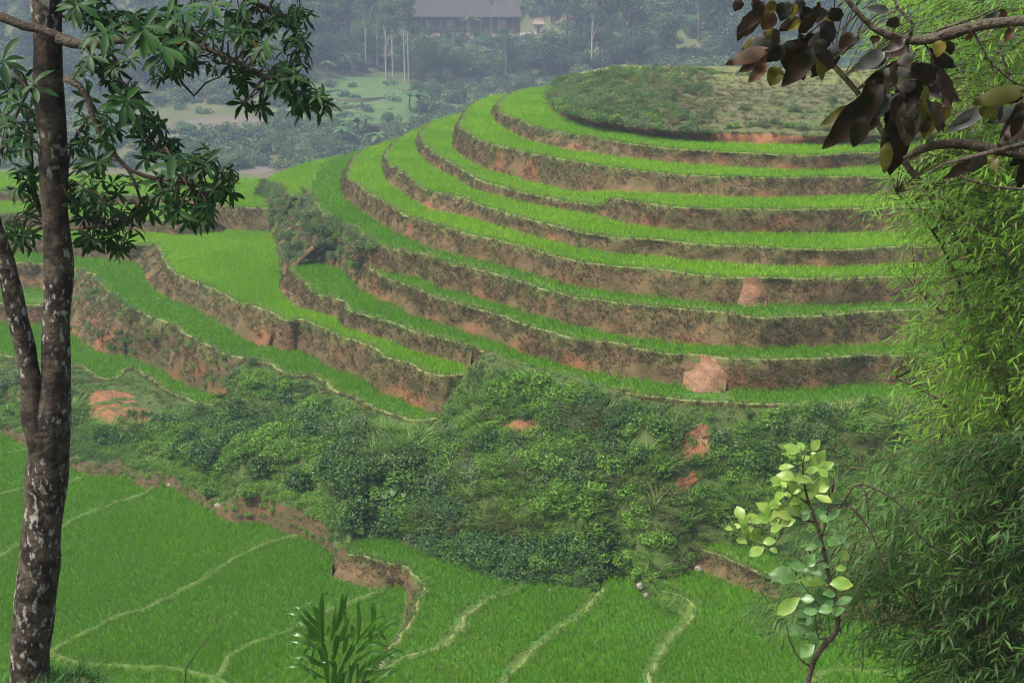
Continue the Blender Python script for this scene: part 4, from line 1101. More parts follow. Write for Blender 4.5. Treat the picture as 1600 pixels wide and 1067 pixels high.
# taro plant with pale heart-shaped leaves
M['taro'] = leaf_mat('taro', (.07,.17,.055), (.055,.14,.045), trans=.3, rough=.6)
def heart_leaf(mb, base, d, s, nrm=Vector((0, -.5, .85))):
    d = Vector(d).normalized(); nrm = (nrm - d*nrm.dot(d)).normalized(); w = d.cross(nrm)
    o = [(0,0),( -.12,.28),(.05,.5),(.4,.45),(.75,.25),(1,0),(.75,-.25),(.4,-.45),(.05,-.5),(-.12,-.28)]
    vs = [Vector(base)+d*(.35*s)] + [Vector(base)+d*(a*s)+w*(b*s)-nrm*(.15*s*abs(b)) for a, b in o]
    mb.add(vs, [(0, i, i % 10 + 1) for i in range(1, 11)][:9] + [(0, 10, 1)])
tp = on_scrub(612, 785)
tr = empty('taro_plant', tp); tag(tr, 'taro plant with pale broad leaves in the dark hollow of the slope', 'plant')
for i, (px, py, s) in enumerate(((600,772,.34),(614,766,.38),(630,770,.32),(605,782,.26),(624,783,.30))):
    b = PY(px, py, tp[1]-.35) - tp
    mb = MB(); heart_leaf(mb, b, (random.uniform(-.4,.4), -.7, -.5), s); lf_ = mb.build('leaf', M['taro'], tr)
    mb = MB(); mb.tube([(0,0,0), (b[0]*.5, b[1]*.3, max(.2, b[2]*.6)), tuple(b)], [.02,.015,.01], 5); mb.build('stalk', M['fern'], lf_)
# stones by the bottom rice
M['stone'] = soil_mat('stone', [(.30,.26,.21), (.22,.19,.15)], 3, .5)
def stone(px, py, lv_, s, label, seed):
    r = random.Random(seed); bm = bmesh.new(); bmesh.ops.create_icosphere(bm, subdivisions=2, radius=1)
    for v in bm.verts: v.co *= 1 + .35*noise.noise(v.co*1.3+Vector((seed, 0, 0)))
    for v in bm.verts: v.co.z *= .75
    me = bpy.data.meshes.new('stone'); bm.to_mesh(me); bm.free(); me.materials.append(M['stone'])
    o = bpy.data.objects.new('stone', me); COL.objects.link(o); o.location = P(px, py, lv_); o.scale = (s, s*.9, s)
    o.rotation_euler = (0, 0, seed)
    tag(o, label, 'stone')
stone(1091, 888, LV['Q']+.15, .22, 'pale stone at the foot of the bank near the right-hand field', 1)
stone(264, 758, LV['N']+.12, .17, 'pale stone at the corner of the left bottom field', 2)
stone(340, 790, LV['N']+.35, .22, 'brown stone on the bank foot above the bottom rice', 3)
stone(862, 925, LV['O']+.08, .24, 'flat grey stone at the top edge of the centre bottom field', 4)
stone(1000, 915, LV['O']+.3, .20, 'first grey rubble stone on the path between the bottom fields', 5)
stone(1010, 930, LV['O']+.15, .16, 'lowest grey rubble stone on the path between the bottom fields', 6)

# ------------------------------------------------------------------ far trees
M['farA'] = leaf_mat('far_dark', (.04,.085,.035), (.06,.11,.04), (.045,.09,.045), trans=.25, big=.05)
M['farB'] = leaf_mat('far_bright', (.08,.17,.045), (.11,.20,.06), (.07,.14,.04), trans=.3, big=.05)
M['bark_pale'] = soil_mat('bark_pale', [(.34,.31,.27), (.24,.22,.19)], 2, .3)
M['bark_dark'] = soil_mat('bark_dark', [(.10,.08,.06), (.06,.05,.04)], 2, .3)
M['banana'] = leaf_mat('banana', (.065,.14,.04), (.09,.18,.055), trans=.35, rough=.4)
def tree_proto(h, cr, n, size, mat, bark, seed, slim=False):
    r = random.Random(seed); root = empty('broadleaf_tree' if not slim else 'slender_tree', (0, 0, 0))
    mb = MB()
    if slim:
        lb = [(r.uniform(-.5,.5)*cr, r.uniform(-.5,.5)*cr, h*r.uniform(.62, 1.0), cr*r.uniform(.35,.6), 1.0) for _ in range(9)]
        mb.tube([(0,0,-.4), (.1,0,h*.4), (-.1,.1,h*.8), (0,0,h)], [.16,.12,.08,.03], 7)
    else:
        lb = [(r.uniform(-1,1)*cr*.75, r.uniform(-1,1)*cr*.75, h*r.uniform(.35, .95), cr*r.uniform(.35,.62), .8) for _ in range(11)]
        mb.tube([(0,0,-.4), (.1,0,h*.3), (.05,.1,h*.6), (0,0,h*.85)], [.22,.17,.12,.05], 7)
    for l in lb[:7]:
        z0 = l[2]*.62
        mb.tube([(0,0,z0), (l[0]*.6, l[1]*.6, (z0+l[2])*.52), (l[0], l[1], l[2])], [.08,.05,.02], 5)
    mb.build('trunk', bark, root)
    f = leaf_cloud('crown', n, lb, size, mat, seed, .6, shell=.35); COL.objects.link(f); f.parent = root
    return root
def banana_proto(seed):
    r = random.Random(seed); root = empty('banana_plant', (0, 0, 0)); mb = MB()
    mb.tube([(0,0,-.2), (0,0,1), (.05,0,2.2)], [.16,.13,.09], 8); mb.build('stem', M['farB'], root)
    for i in range(9):
        a = i*2.4 + r.uniform(-.3,.3); L_ = r.uniform(1.7, 2.4); e = r.uniform(.5, 1.25)
        d = Vector((math.cos(a), math.sin(a), 0)); s = Vector((-d.y, d.x, 0)); mb = MB(); vs = []; K = 6
        for k in range(K+1):
            t = k/K; c = Vector((.05,0,2.1)) + d*(L_*(math.cos(e)*t + .35*t*t)) + Vector((0,0,L_*(math.sin(e)*t - .75*t*t)))
            w = .34*math.sin(math.pi*min(.97, .08+t*.92))**.6
            vs += [c - s*w - Vector((0,0,.10*w)), c, c + s*w - Vector((0,0,.10*w))]
        mb.add(vs, [(3*k+j, 3*k+j+1, 3*k+j+4, 3*k+j+3) for k in range(K) for j in range(2)])
        mb.build('leaf', M['banana'], root)
    return root
rf = random.Random(77)
def fsp(px, py, s, label):
    p = hit(px, py)
    if p is None: return None
    return ((p[0], p[1], ground_z(p[0], p[1])-.05), rf.uniform(0, 6.28), s*FS, label)
def forest(proto, cat, pxs, label, group):
    spots = [fsp(*q, label) for q in pxs]; spots = [q for q in spots if q]
    place_all(proto, cat, spots, group)
HOUSE = lambda x, y: 625 < x < 870 and y < 62
def rand_spots(n, x0, x1, y0, y1, s0, s1, avoid=None):
    out = []
    while len(out) < n:
        x, y = rf.uniform(x0, x1), rf.uniform(y0, y1)
        if HOUSE(x, y) or (avoid and avoid(x, y)): continue
        out.append((x, y, rf.uniform(s0, s1)))
    return out
noL = lambda x, y: (455 < x < 660 and 112 < y < 200) or (200 < x < 470 and y > 165)
t1 = tree_proto(7.5, 3.0, 900, .55, M['farA'], M['bark_dark'], 401)
forest(t1, 'tree', rand_spots(42, -60, 520, 5, 160, .7, 1.2, noL), 'dark hazy broadleaf tree in the wood at far left', 'dark trees in the far left wood')
t2 = tree_proto(6.5, 2.8, 850, .5, M['farB'], M['bark_dark'], 402)
forest(t2, 'tree', rand_spots(30, 300, 640, 20, 125, .6, 1.1, noL), 'pale green hazy tree in the wood left of the farmhouse', 'pale trees left of the farmhouse')
t3 = tree_proto(8.5, 3.2, 950, .6, M['farA'], M['bark_dark'], 403)
forest(t3, 'tree', rand_spots(40, 880, 1640, 10, 112, .75, 1.25), 'dark hazy tree in the wood behind the mound', 'dark trees behind the mound')
t4 = tree_proto(6.0, 2.6, 850, .5, M['farB'], M['bark_dark'], 404)
forest(t4, 'tree', [(665,122,1.0),(690,126,.9),(715,122,.9),(740,128,.8),(770,132,.8),(700,105,.8),(650,100,.8),(675,90,.6),(640,112,.8)] + rand_spots(14, 640, 900, 95, 150, .5, .8), 'pale green hazy tree on the slope below the farmhouse', 'pale trees below the farmhouse')
t5 = tree_proto(5.5, 2.3, 800, .5, M['farA'], M['bark_dark'], 405)
forest(t5, 'tree', [(855,125,1.0),(868,110,1.1),(845,112,.8),(830,122,.8),(800,112,.8),(655,76,.7),(850,22,.7),(862,40,.8),(840,100,.7),(700,64,.42),(672,64,.45),(722,63,.38),(690,62,.4),(648,60,.5),(745,64,.35),(780,62,.3)] + rand_spots(10, 870, 1000, 90, 130, .6, .9), 'dark hazy tree right below the farmhouse', 'dark trees below the farmhouse')
t6 = tree_proto(13, 2.0, 500, .5, M['farB'], M['bark_pale'], 406, True)
forest(t6, 'tree', [(633,128,1.0),(639,127,1.05),(604,132,.95),(614,122,.9),(572,112,.9),(590,110,.95),(925,118,1.0),(708,86,.4),(790,122,.6),(605,95,1.0),(780,128,.55)], 'slender pale-trunked tree on the far slope', 'slender pale-trunked trees')
bn = banana_proto(407)
forest(bn, 'banana plant', [(757,108,1.25),(745,112,1.0),(540,115,1.2),(555,112,1.1),(530,112,1.0),(735,58,1.3),(795,96,1.0),(640,60,.6),(512,120,.9),(560,225,1.3),(572,218,1.2),(590,240,1.0),(535,232,1.0),(655,180,1.2),(640,176,1.1)], 'hazy banana plant with arching leaves across the valley', 'banana plants across the valley')
sf = shrub_proto('shrub', 500, .9, 1.2, .7, .3, M['farB'], 408)
forest(sf, 'shrub', [(445,250,1.0),(420,240,1.2),(520,236,.8),(470,244,.6)] + rand_spots(46, 440, 760, 140, 225, .6, 1.3, lambda x, y: (490 < x < 650 and 120 < y < 192)), 'pale hazy bush in the valley behind the hill', 'pale bushes in the valley')
sg = shrub_proto('shrub', 500, .9, 1.1, .7, .3, M['bushC'], 409)
forest(sg, 'shrub', rand_spots(64, 240, 640, 222, 262, .6, 1.25), 'grey hazy bush on the bank below the fallow field', 'grey bushes below the fallow field')
# uncountable undergrowth of the far hillside
FARU = [leaf_cloud('far_cover', 160, lobes(random.Random(500+i), 6, .9, .9, .8, .8), .42, M[m], 500+i, .6) for i, m in enumerate(('farA', 'farA', 'farB', 'bushC'))]
fu = []
for _ in range(5200):
    x, y = rng.uniform(-60, 1640), rng.uniform(0, 265)
    if HOUSE(x, y) and y > 25: continue
    if noL(x, y) and rng.random() > (.12 if y < 200 else .5): continue
    p = hit(x, y, 195, 700)
    if p is not None: fu.append(p - (0, 0, .15))
fu = np.array(fu)
scatter('hillside_thicket', fu, FS*rng.uniform(.5, 1.3, len(fu)), FARU, 'faru', 'hazy thicket covering the far hillside', 'thicket', tilt=.15)

# ------------------------------------------------------------------ farmhouse
M['thatch'] = soil_mat('thatch', [(.085,.075,.07), (.055,.05,.047)], 1.5, .7)
M['wood'] = soil_mat('wood', [(.055,.045,.04), (.085,.065,.05)], 2, .4)
M['wood_pale'] = soil_mat('wood_pale', [(.26,.20,.14), (.20,.15,.10)], 2, .3)
M['white_wall'] = soil_mat('white_wall', [(.62,.58,.52), (.52,.48,.42)], 1.2, .2)
M['yard'] = soil_mat('yard', [(.21,.13,.08), (.17,.11,.07)], .6, .3)
HY = 258.0*FS; HZ = ground_z(-11.5*FS, HY) + .3
def hip_roof(mb, x0, x1, y0, y1, z0, h, ov, inset, th=.28):
    x0 -= ov; x1 += ov; y0 -= ov; y1 += ov; ym = (y0+y1)/2
    rows = 7; V = []; F = []
    for s in (0, 1):
        for k in range(rows+1):
            t = k/rows; sag = -.25*math.sin(math.pi*t)
            a = x0+inset*t; b = x1-inset*t; ya = y0+(ym-y0-.05)*t; yb = y1-(y1-ym-.05)*t; z = z0+h*t+sag-s*th
            V += [(a,ya,z),(b,ya,z),(b,yb,z),(a,yb,z)]
    n = (rows+1)*4
    for s in (0, 1):
        for k in range(rows):
            for j in range(4):
                f = (s*n+k*4+j, s*n+k*4+(j+1)%4, s*n+(k+1)*4+(j+1)%4, s*n+(k+1)*4+j); F.append(f if s == 0 else f[::-1])
    for j in range(4): F.append((j, n+j, n+(j+1)%4, (j+1)%4))
    F.append((rows*4, rows*4+1, rows*4+2, rows*4+3))
    mb.add(V, F)
def house(name, x0, x1, y0, dep, z, wh, rh, inset, label, posts, ov=.7, wall=None, openings=(), roofm=None):
    root = empty(name, ((x0+x1)/2, y0, z)); tag(root, label, 'house')
    ox, oy, oz = root.location
    def bx(nm, m, a, b, c, d, e, f, par=root):
        mb = MB(); mb.box(a-ox, b-ox, c-oy, d-oy, e-oz, f-oz); return mb.build(nm, m, par)
    bx('floor', M['yard'], x0-.5, x1+.5, y0-1.2, y0+dep+.4, z-.8, z+.12)
    # front wall as panels between openings
    xs_ = [x0] + [q for o in openings for q in o] + [x1]
    for a, b in zip(xs_[::2], xs_[1::2]):
        if b-a > .05: bx('wall', wall or M['wood'], a, b, y0+.9, y0+1.05, z+.12, z+wh)
    for a, b in openings:
        d = bx('door', M['wood_pale'], a+.05, b-.05, y0+1.0, y0+1.06, z+.12, z+wh*.8)
        bx('lintel', wall or M['wood'], a, b, y0+.9, y0+1.05, z+wh*.8, z+wh, d)
    bx('wall', wall or M['wood'], x0, x0+.15, y0+1.05, y0+dep, z+.12, z+wh); bx('wall', wall or M['wood'], x1-.15, x1, y0+1.05, y0+dep, z+.12, z+wh)
    bx('wall', wall or M['wood'], x0+.15, x1-.15, y0+dep-.15, y0+dep, z+.12, z+wh)
    for i in range(posts):
        px = x0+.15+(x1-x0-.3)*i/max(1, posts-1); bx('post', M['wood_pale'], px-.09, px+.09, y0-.1, y0+.08, z+.1, z+wh-.05)
    mb = MB(); hip_roof(mb, x0-ox, x1-ox, y0-oy, y0+dep-oy, wh, rh, ov, inset); rf_ = mb.build('roof', roofm or M['thatch'], root)
    mb = MB(); mb.tube([(x0-ox+inset-.6, dep/2, wh+rh), (x1-ox-inset+.6, dep/2, wh+rh)], [.3,.3], 6); mb.build('ridge_cap', roofm or M['thatch'], rf_)
    return root
def X_(px): return (px-CX)/FPX*HY*1.0
house('thatched_house', X_(646), X_(768), HY, 12, HZ, 2.9*FS, 5.4*FS, 1.4*FS, 'long thatched farmhouse with dark wooden walls on the far hillside', 9, openings=((X_(668), X_(674)), (X_(700), X_(708)), (X_(730), X_(736))))
house('thatched_house', X_(768), X_(813), HY-2.5, 10, HZ, 2.9*FS, 3.0*FS, .9*FS, 'smaller thatched house adjoining the long farmhouse on its right', 5, openings=((X_(778), X_(790)),))
hz2 = ground_z(X_(840), HY-6)+.3
house('white_hut', X_(833), X_(847), HY-6, 3.0, hz2, 1.9*FS, .8*FS, .35*FS, 'little white-walled hut right of the thatched houses', 2, ov=.6, wall=M['white_wall'], openings=((X_(838), X_(842)),), roofm=M['wood_pale'])
p = hit(826, 82); 
house('thatched_shed', p[0]-3.4, p[0]+3.4, p[1], 4, ground_z(p[0], p[1])+.2, 2.2, 2.0, 1.0, 'low dark thatched shed among the trees below the white hut', 3)
lw = MB(); lw.box(-2.4, 1.6, 0, .4, -.6, 1.0); lo = lw.build('garden_wall', M['white_wall']); lo.location = (X_(822), HY-6.5, ground_z(X_(822), HY-6.5)+.2); tag(lo, 'low white wall beside the little hut', 'wall')
sheet([(640,52),(700,53),(760,53),(808,52),(815,57),(760,60),(690,60),(638,58)], 'yard', M['yard'], 'orange earth yard in front of the farmhouse', 'yard', .3)
sheet([(862,4),(890,16),(905,30),(915,50),(905,52),(895,34),(878,20),(855,10)], 'hill_path', M['yard'], 'pale orange path climbing right of the farmhouse', 'path', .3)
# ------------------------------------------------------------------ foreground plants
def leaf_mesh(name, L_, W, mat, rows=4, fold=.25, droop=.25, peak=.5, tip=1.0, wave=0.0, seed=0):
    r = random.Random(seed); vs = []; fs = []
    for k in range(rows+1):
        t = k/rows
        w = W*.5*(math.sin(math.pi*min(1, (t**(math.log(.5)/math.log(peak)))))**.8)
        if k == 0: w = W*.04
        if k == rows: w = 0.001
        z = -droop*L_*t*t; wv = wave*W*r.uniform(-1, 1)
        vs += [(-w, L_*t, z+fold*w+wv), (0, L_*t, z), (w, L_*t, z+fold*w-wv)]
    for k in range(rows):
        for j in range(2): fs.append((3*k+j, 3*k+j+1, 3*k+j+4, 3*k+j+3))
    me = bpy.data.meshes.new(name); me.from_pydata(vs, [], fs); me.materials.append(mat)
    me.polygons.foreach_set('use_smooth', [True]*len(me.polygons))
    return me
def orient(base, d, nrm, s):   # local +Y along d, +Z near nrm
    d = Vector(d).normalized(); nrm = Vector(nrm); x = d.cross(nrm)
    if x.length < 1e-4: x = d.cross(Vector((1, 0, .1)))
    x.normalize(); z = x.cross(d)
    return Matrix(((x.x*s, d.x*s, z.x*s, base[0]), (x.y*s, d.y*s, z.y*s, base[1]), (x.z*s, d.z*s, z.z*s, base[2]), (0,0,0,1)))
def set_leaves(root, items, meshes, limit=300, name='leaf', rest='foliage'):
    """items: (matrix in root space, mesh index, size as seen); the largest become parts of their own, the rest one joined part"""
    items = sorted(items, key=lambda q: -q[2])
    for m, k, _ in items[:limit]:
        o = bpy.data.objects.new(name, meshes[k]); COL.objects.link(o); o.parent = root; o.matrix_local = m
    if len(items) > limit:
        V = []; F = []; MI = []
        cache = [(np.array([v.co[:] for v in me.vertices]), [tuple(p.vertices) for p in me.polygons]) for me in meshes]
        for m, k, _ in items[limit:]:
            c, f = cache[k]; mm = np.array(m); b = len(V)
            V.extend((c @ mm[:3, :3].T + mm[:3, 3]).tolist()); F.extend([tuple(i+b for i in q) for q in f]); MI += [k]*len(f)
        o = mesh_obj(rest, V, F, [me.materials[0] for me in meshes], root, smooth=True); o.data.polygons.foreach_set('material_index', MI); o['kind'] = 'stuff'
def bark_mat(name):
    m, nt, out = new_mat(name)
    c = mixrgb(nt, ramp(nt, posnoise(nt, 7, 4), .40, .60), (.022,.018,.014), (.066,.054,.04))
    g = N(nt, 'ShaderNodeNewGeometry'); mp_ = N(nt, 'ShaderNodeMapping'); mp_.inputs['Scale'].default_value = (1, 1, .55)
    nt.links.new(g.outputs['Position'], mp_.inputs['Vector'])
    v = N(nt, 'ShaderNodeTexNoise'); v.inputs['Scale'].default_value = 22; v.inputs['Detail'].default_value = 3; nt.links.new(mp_.outputs[0], v.inputs['Vector'])
    lich = math_(nt, 'MULTIPLY', ramp(nt, v.outputs['Fac'], .54, .64), ramp(nt, posnoise(nt, 2.6, 3, 8.0), .42, .58))
    c = mixrgb(nt, math_(nt, 'MULTIPLY', lich, .9), c, (.30,.295,.27))
    c = mixrgb(nt, math_(nt, 'MULTIPLY', ramp(nt, posnoise(nt, 5, 3, 20.0), .64, .76), .5), c, (.13,.07,.03))
    b = N(nt, 'ShaderNodeBsdfPrincipled'); b.inputs['Roughness'].default_value = .9; b.inputs['Specular IOR Level'].default_value = .2
    nt.links.new(c, b.inputs['Base Color'])
    bp = N(nt, 'ShaderNodeBump'); bp.inputs['Strength'].default_value = .9; bp.inputs['Distance'].default_value = .03
    nt.links.new(posnoise(nt, 16, 5), bp.inputs['Height']); nt.links.new(bp.outputs[0], b.inputs['Normal'])
    nt.links.new(b.outputs[0], out.inputs[0]); return m
M['bark'] = bark_mat('lichen_bark')
M['branch'] = soil_mat('branch', [(.06,.05,.038), (.10,.085,.065)], 10, .5)
M['tleaf'] = leaf_mat('tree_leaf', (.016,.052,.014), (.034,.095,.020), None, trans=.34, rough=.45, spec=.2, yellow=(.004, (.30,.17,.02)))
TD = 12.0
def px3(pts, Y): return [PY(a, b, (c if c is not None else Y)) for a, b, c in pts]
base_t = PY(46, 1062, TD)
base_t[2] = ground_z(base_t[0], base_t[1])
tree = empty('forked_tree', base_t); tag(tree, 'tall lichen-spotted tree with forked trunk and hanging glossy leaves in the left foreground', 'tree')
bt = Vector(base_t)
def rel(p, o): return (p[0]-o[0], p[1]-o[1], p[2]-o[2])
def stem(name, pix, Y, mat, root, n=14, rough=.35, smooth_step=.12):
    c = np.array([list(PY(a, b, Y if len(q) == 0 else q[0])) + [w*.5*math.hypot(Y, 6 if b > 600 else 2)/FPX] for a, b, w, *q in pix])
    l = spline(c, smooth_step); o = root.location
    mb = MB(); mb.tube([rel(p, o) for p in l], list(l[:, 3]), n, rough); return mb.build(name, mat, root, smooth=True)
stem('trunk', [(44,1110,66),(46,1060,60),(50,1000,58),(57,920,59),(64,850,60),(70,780,58),(76,720,60),(82,660,60),(87,600,50),(88,550,44),(90,450,42),(90,400,43),(85,300,42),(80,200,44),(76,100,46),(73,0,47),(71,-120,46),(70,-330,40)], TD, M['bark'], tree, 22, .22)
stem('fork_stem', [(72,740,40),(64,680,46),(55,640,40),(45,580,33),(38,540,32),(22,470,33),(8,410,31),(-15,340,28),(-60,230,24)], TD-.05, M['bark'], tree, 16, .22)
branches = [
 [(88,60,16),(130,72,15),(170,66,12),(220,62,10),(290,66,9),(350,88,8),(400,112,7),(450,142,6),(490,158,4),(515,168,3)],
 [(-40,15,14),(0,26,14),(40,42,14),(70,48,13),(100,60,12),(140,74,10)],
 [(100,122,12),(125,135,11),(135,150,10),(145,182,9),(160,215,8),(178,240,8),(200,265,7),(245,280,6),(290,284,5),(340,296,4),(372,282,2.5)],
 [(75,350,10),(58,320,8),(50,270,7),(48,220,5),(40,170,4)],
 [(0,240,7),(14,205,6),(30,170,5),(45,140,4)],
 [(85,20,14),(140,-10,12),(230,-35,10),(330,-20,9),(410,10,7),(455,40,5),(470,80,3)],
 [(145,180,5),(120,210,5),(108,240,4),(105,290,3)],
 [(200,265,5),(220,310,5),(205,345,4),(180,352,3),(110,360,2.5)],
 [(70,-150,20),(160,-200,14),(280,-180,11),(400,-140,8),(480,-120,5)],
 [(70,-250,18),(0,-220,13),(-100,-160,10),(-200,-90,6)],
 [(70,-300,16),(170,-330,10),(330,-310,6)],
 [(55,10,7),(95,25,5),(140,38,4),(170,40,3)],
 [(130,72,7),(170,110,6),(210,150,5),(230,200,4),(250,240,3)],
 [(230,62,6),(270,100,5),(300,150,4),(330,120,3),(345,120,2)],
]
bl = []
for i, b in enumerate(branches):
    dep = TD + (-.25 if i == 1 else random.uniform(-.5, .6))
    stem('branch', [(x, y, w) for x, y, w in b], dep if i else TD-.3, M['branch'], tree, 7, .15)
    bl += [(x, y, dep if i else TD-.3) for x, y, w in spline(np.array(b, float), 12)]
bl = np.array(bl)
tl_m = [leaf_mesh('tree_leaf', 1, .28, M['tleaf'], 5, .35, d, .58, seed=k) for k, d in enumerate((.15, .3, .5))]
blobs = [(170,25,60,38,12),(245,55,50,40,12),(320,35,60,40,12),(400,45,50,36,12),(370,100,45,38,9),(435,125,38,22,11),(485,155,30,20,9),(398,160,20,14,4),(462,75,20,35,6),(455,25,25,25,5),
 (170,120,50,50,10),(215,185,35,45,10),(150,190,35,35,6),(265,105,35,28,5),(300,90,30,20,4),
 (145,245,35,35,7),(265,240,45,30,9),(325,270,40,26,10),(285,310,45,26,10),(195,335,50,28,11),(150,372,26,16,5),(195,385,18,10,3),(118,290,15,35,4),(310,335,22,16,4),(240,280,40,25,5),(345,295,20,12,4),
 (15,130,25,28,4),(28,190,28,35,6),(12,250,20,35,4),(35,300,28,35,6),(20,350,24,22,4),(48,372,16,22,4),(45,210,15,30,3),(130,330,20,25,3),(160,300,35,25,4)]
near = [(165,55,1.5),(225,45,1.5),(255,75,1.9),(140,85,1.4),(200,180,1.6),(195,160,1.6),(270,250,1.7),(330,10,1.5),(390,5,1.5),(55,135,1.3),(5,95,1.6),(120,10,1.5),(415,70,1.4),(285,25,1.6)]
whorls = []
rt = random.Random(9)
for cx, cy_, rx, ry, n in blobs:
    for _ in range(int(n*1.7)):
        a = rt.uniform(0, 6.28); q = math.sqrt(rt.random())
        whorls.append((cx+rx*q*math.cos(a), cy_+ry*q*math.sin(a), TD+rt.uniform(-1.0, 1.3), rt.uniform(.75, 1.15)))
for cx, cy_, rx, ry, n in ((0,-160,140,90,40),(200,-140,150,80,50),(400,-130,140,70,45),(120,-330,200,90,45),(330,-300,180,80,40),(-160,-60,110,120,25)):  # unseen upper crown above the view, added to shade the foliage below
    for _ in range(n):
        whorls.append((cx+rt.uniform(-rx, rx), cy_+rt.uniform(-ry, ry), TD+rt.uniform(-2.2, 2.0), rt.uniform(1.0, 1.4)))
for x, y, s in near: whorls.append((x, y, TD-rt.uniform(2.2, 3.2), s*.82))
items = []; tw = MB()
for x, y, dep, s in whorls:
    d2 = ((bl[:, :2]-(x, y))**2).sum(1); q_ = bl[np.argmin(d2)]; a = PY(*q_)
    dep = dep if dep < TD-2 else q_[2] + (dep-TD)*.35
    c = PY(x, y, dep)
    mid = (a*.5+c*.5) + np.array([rt.uniform(-.06,.06), rt.uniform(-.06,.06), rt.uniform(.0,.10)])
    tw.tube([rel(a, bt), rel(mid, bt), rel(c, bt)], [.009, .007, .005], 4, cap=False)
    ax = Vector(c-mid).normalized()*.5 + Vector((rt.uniform(-.5,.5), rt.uniform(-.5,.4), rt.uniform(.2,1.0))); ax.normalize()
    nl = rt.randint(5, 9)
    for i in range(nl):
        ph = i*2.4+rt.uniform(-.3,.3); u = ax.cross(Vector((.3,.5,1))).normalized(); v = ax.cross(u)
        d = (u*math.cos(ph)+v*math.sin(ph))*1.0 + ax*rt.uniform(.1,.7) + Vector((0,0,-.40))
        d.normalize(); L_ = .135*s*rt.uniform(.75, 1.2)
        nn = ax - d*ax.dot(d) + Vector((0,0,.3))
        items.append((orient(rel(c + np.array(ax)*rt.uniform(-.03,.03)*s, bt), d, nn, L_), rt.randrange(3), L_/dep*(1 if -20 < y < 420 and -10 < x < 560 else .1)))
tw.build('twigs', M['branch'], tree)
set_leaves(tree, items, tl_m)

# overhanging broad-leaved branch, upper right
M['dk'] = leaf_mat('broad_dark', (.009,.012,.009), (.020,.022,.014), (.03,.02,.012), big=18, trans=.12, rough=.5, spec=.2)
M['dk_olive'] = leaf_mat('broad_olive', (.07,.075,.015), (.10,.10,.02), None, trans=.35, rough=.5)
M['dk_brown'] = leaf_mat('broad_brown', (.085,.045,.022), (.12,.065,.03), (.04,.025,.015), big=20, trans=.25, rough=.6)
M['dk_yellow'] = leaf_mat('broad_yellow', (.16,.14,.02), (.13,.105,.02), None, trans=.4, rough=.5)
M['dk_grey'] = leaf_mat('broad_grey', (.06,.065,.058), (.04,.045,.04), None, trans=.12, rough=.45)
M['dk_purple'] = leaf_mat('broad_purple', (.035,.024,.020), (.05,.034,.024), None, trans=.2, rough=.5)
BD = 3.6
bb = Vector((2.3, 3.75, 0)); bb.z = ground_z(2.3, 3.75)
btree = empty('broad_leaved_tree', bb); tag(btree, 'broad-leaved tree at upper right with big dark drooping leaves, some browned', 'tree')
def bstem(name, pix, dep=BD, mat=None):
    c = np.array([list(PY(a, b, dep)) + [w*.5*dep/FPX] for a, b, w in pix]); l = spline(c, .04)
    mb = MB(); mb.tube([rel(p, bb) for p in l], list(l[:, 3]), 8, .25); return mb.build(name, mat or M['branch'], btree, smooth=True)
mb = MB(); mb.tube([(0,0,-.3),(.02,.05,1.2),(-.02,-.02,2.4),(.05,0,3.6),(.02,0,4.6)], [.11,.10,.09,.08,.06], 12, .2); mb.build('trunk', M['bark'], btree, smooth=True)
bstem('branch', [(2190,20,40),(1900,20,26),(1700,28,20),(1600,33,17),(1530,40,17),(1470,58,17),(1420,64,14),(1370,48,10),(1342,22,8),(1318,-8,7),(1290,-60,6)])
bstem('branch', [(2190,180,44),(1900,240,30),(1700,245,24),(1600,240,20),(1560,236,18),(1510,226,17),(1465,226,16),(1432,236,13),(1412,248,6)], BD+.1)
bstem('branch', [(1700,205,10),(1600,226,9),(1540,240,8),(1500,250,7),(1470,258,4),(1450,272,3)], BD-.05)
bstem('branch', [(1700,300,6),(1600,296,5),(1540,290,4),(1500,275,3)], BD-.1)
bstem('branch', [(1420,64,7),(1435,48,6),(1415,30,5),(1400,8,5),(1390,-20,4)], BD)
bstem('branch', [(1440,64,5),(1470,45,4),(1520,30,4),(1560,12,3)], BD+.1)
for a in ([(1418,63,4),(1420,90,3),(1424,130,3)],[(1402,62,4),(1395,80,3),(1380,110,3)],[(1440,62,4),(1455,85,3),(1460,110,3)],[(1320,0,4),(1290,30,3),(1255,60,3)],[(1340,20,4),(1310,50,3),(1275,80,3)],[(1350,30,4),(1330,70,3),(1300,95,3)],[(1424,130,3),(1400,150,3),(1380,165,3)],[(1424,130,3),(1440,160,3),(1450,170,3)],[(1560,60,5),(1570,100,4),(1595,150,4)],[(1520,48,4),(1550,100,4),(1600,140,5)]): bstem('twig', a)
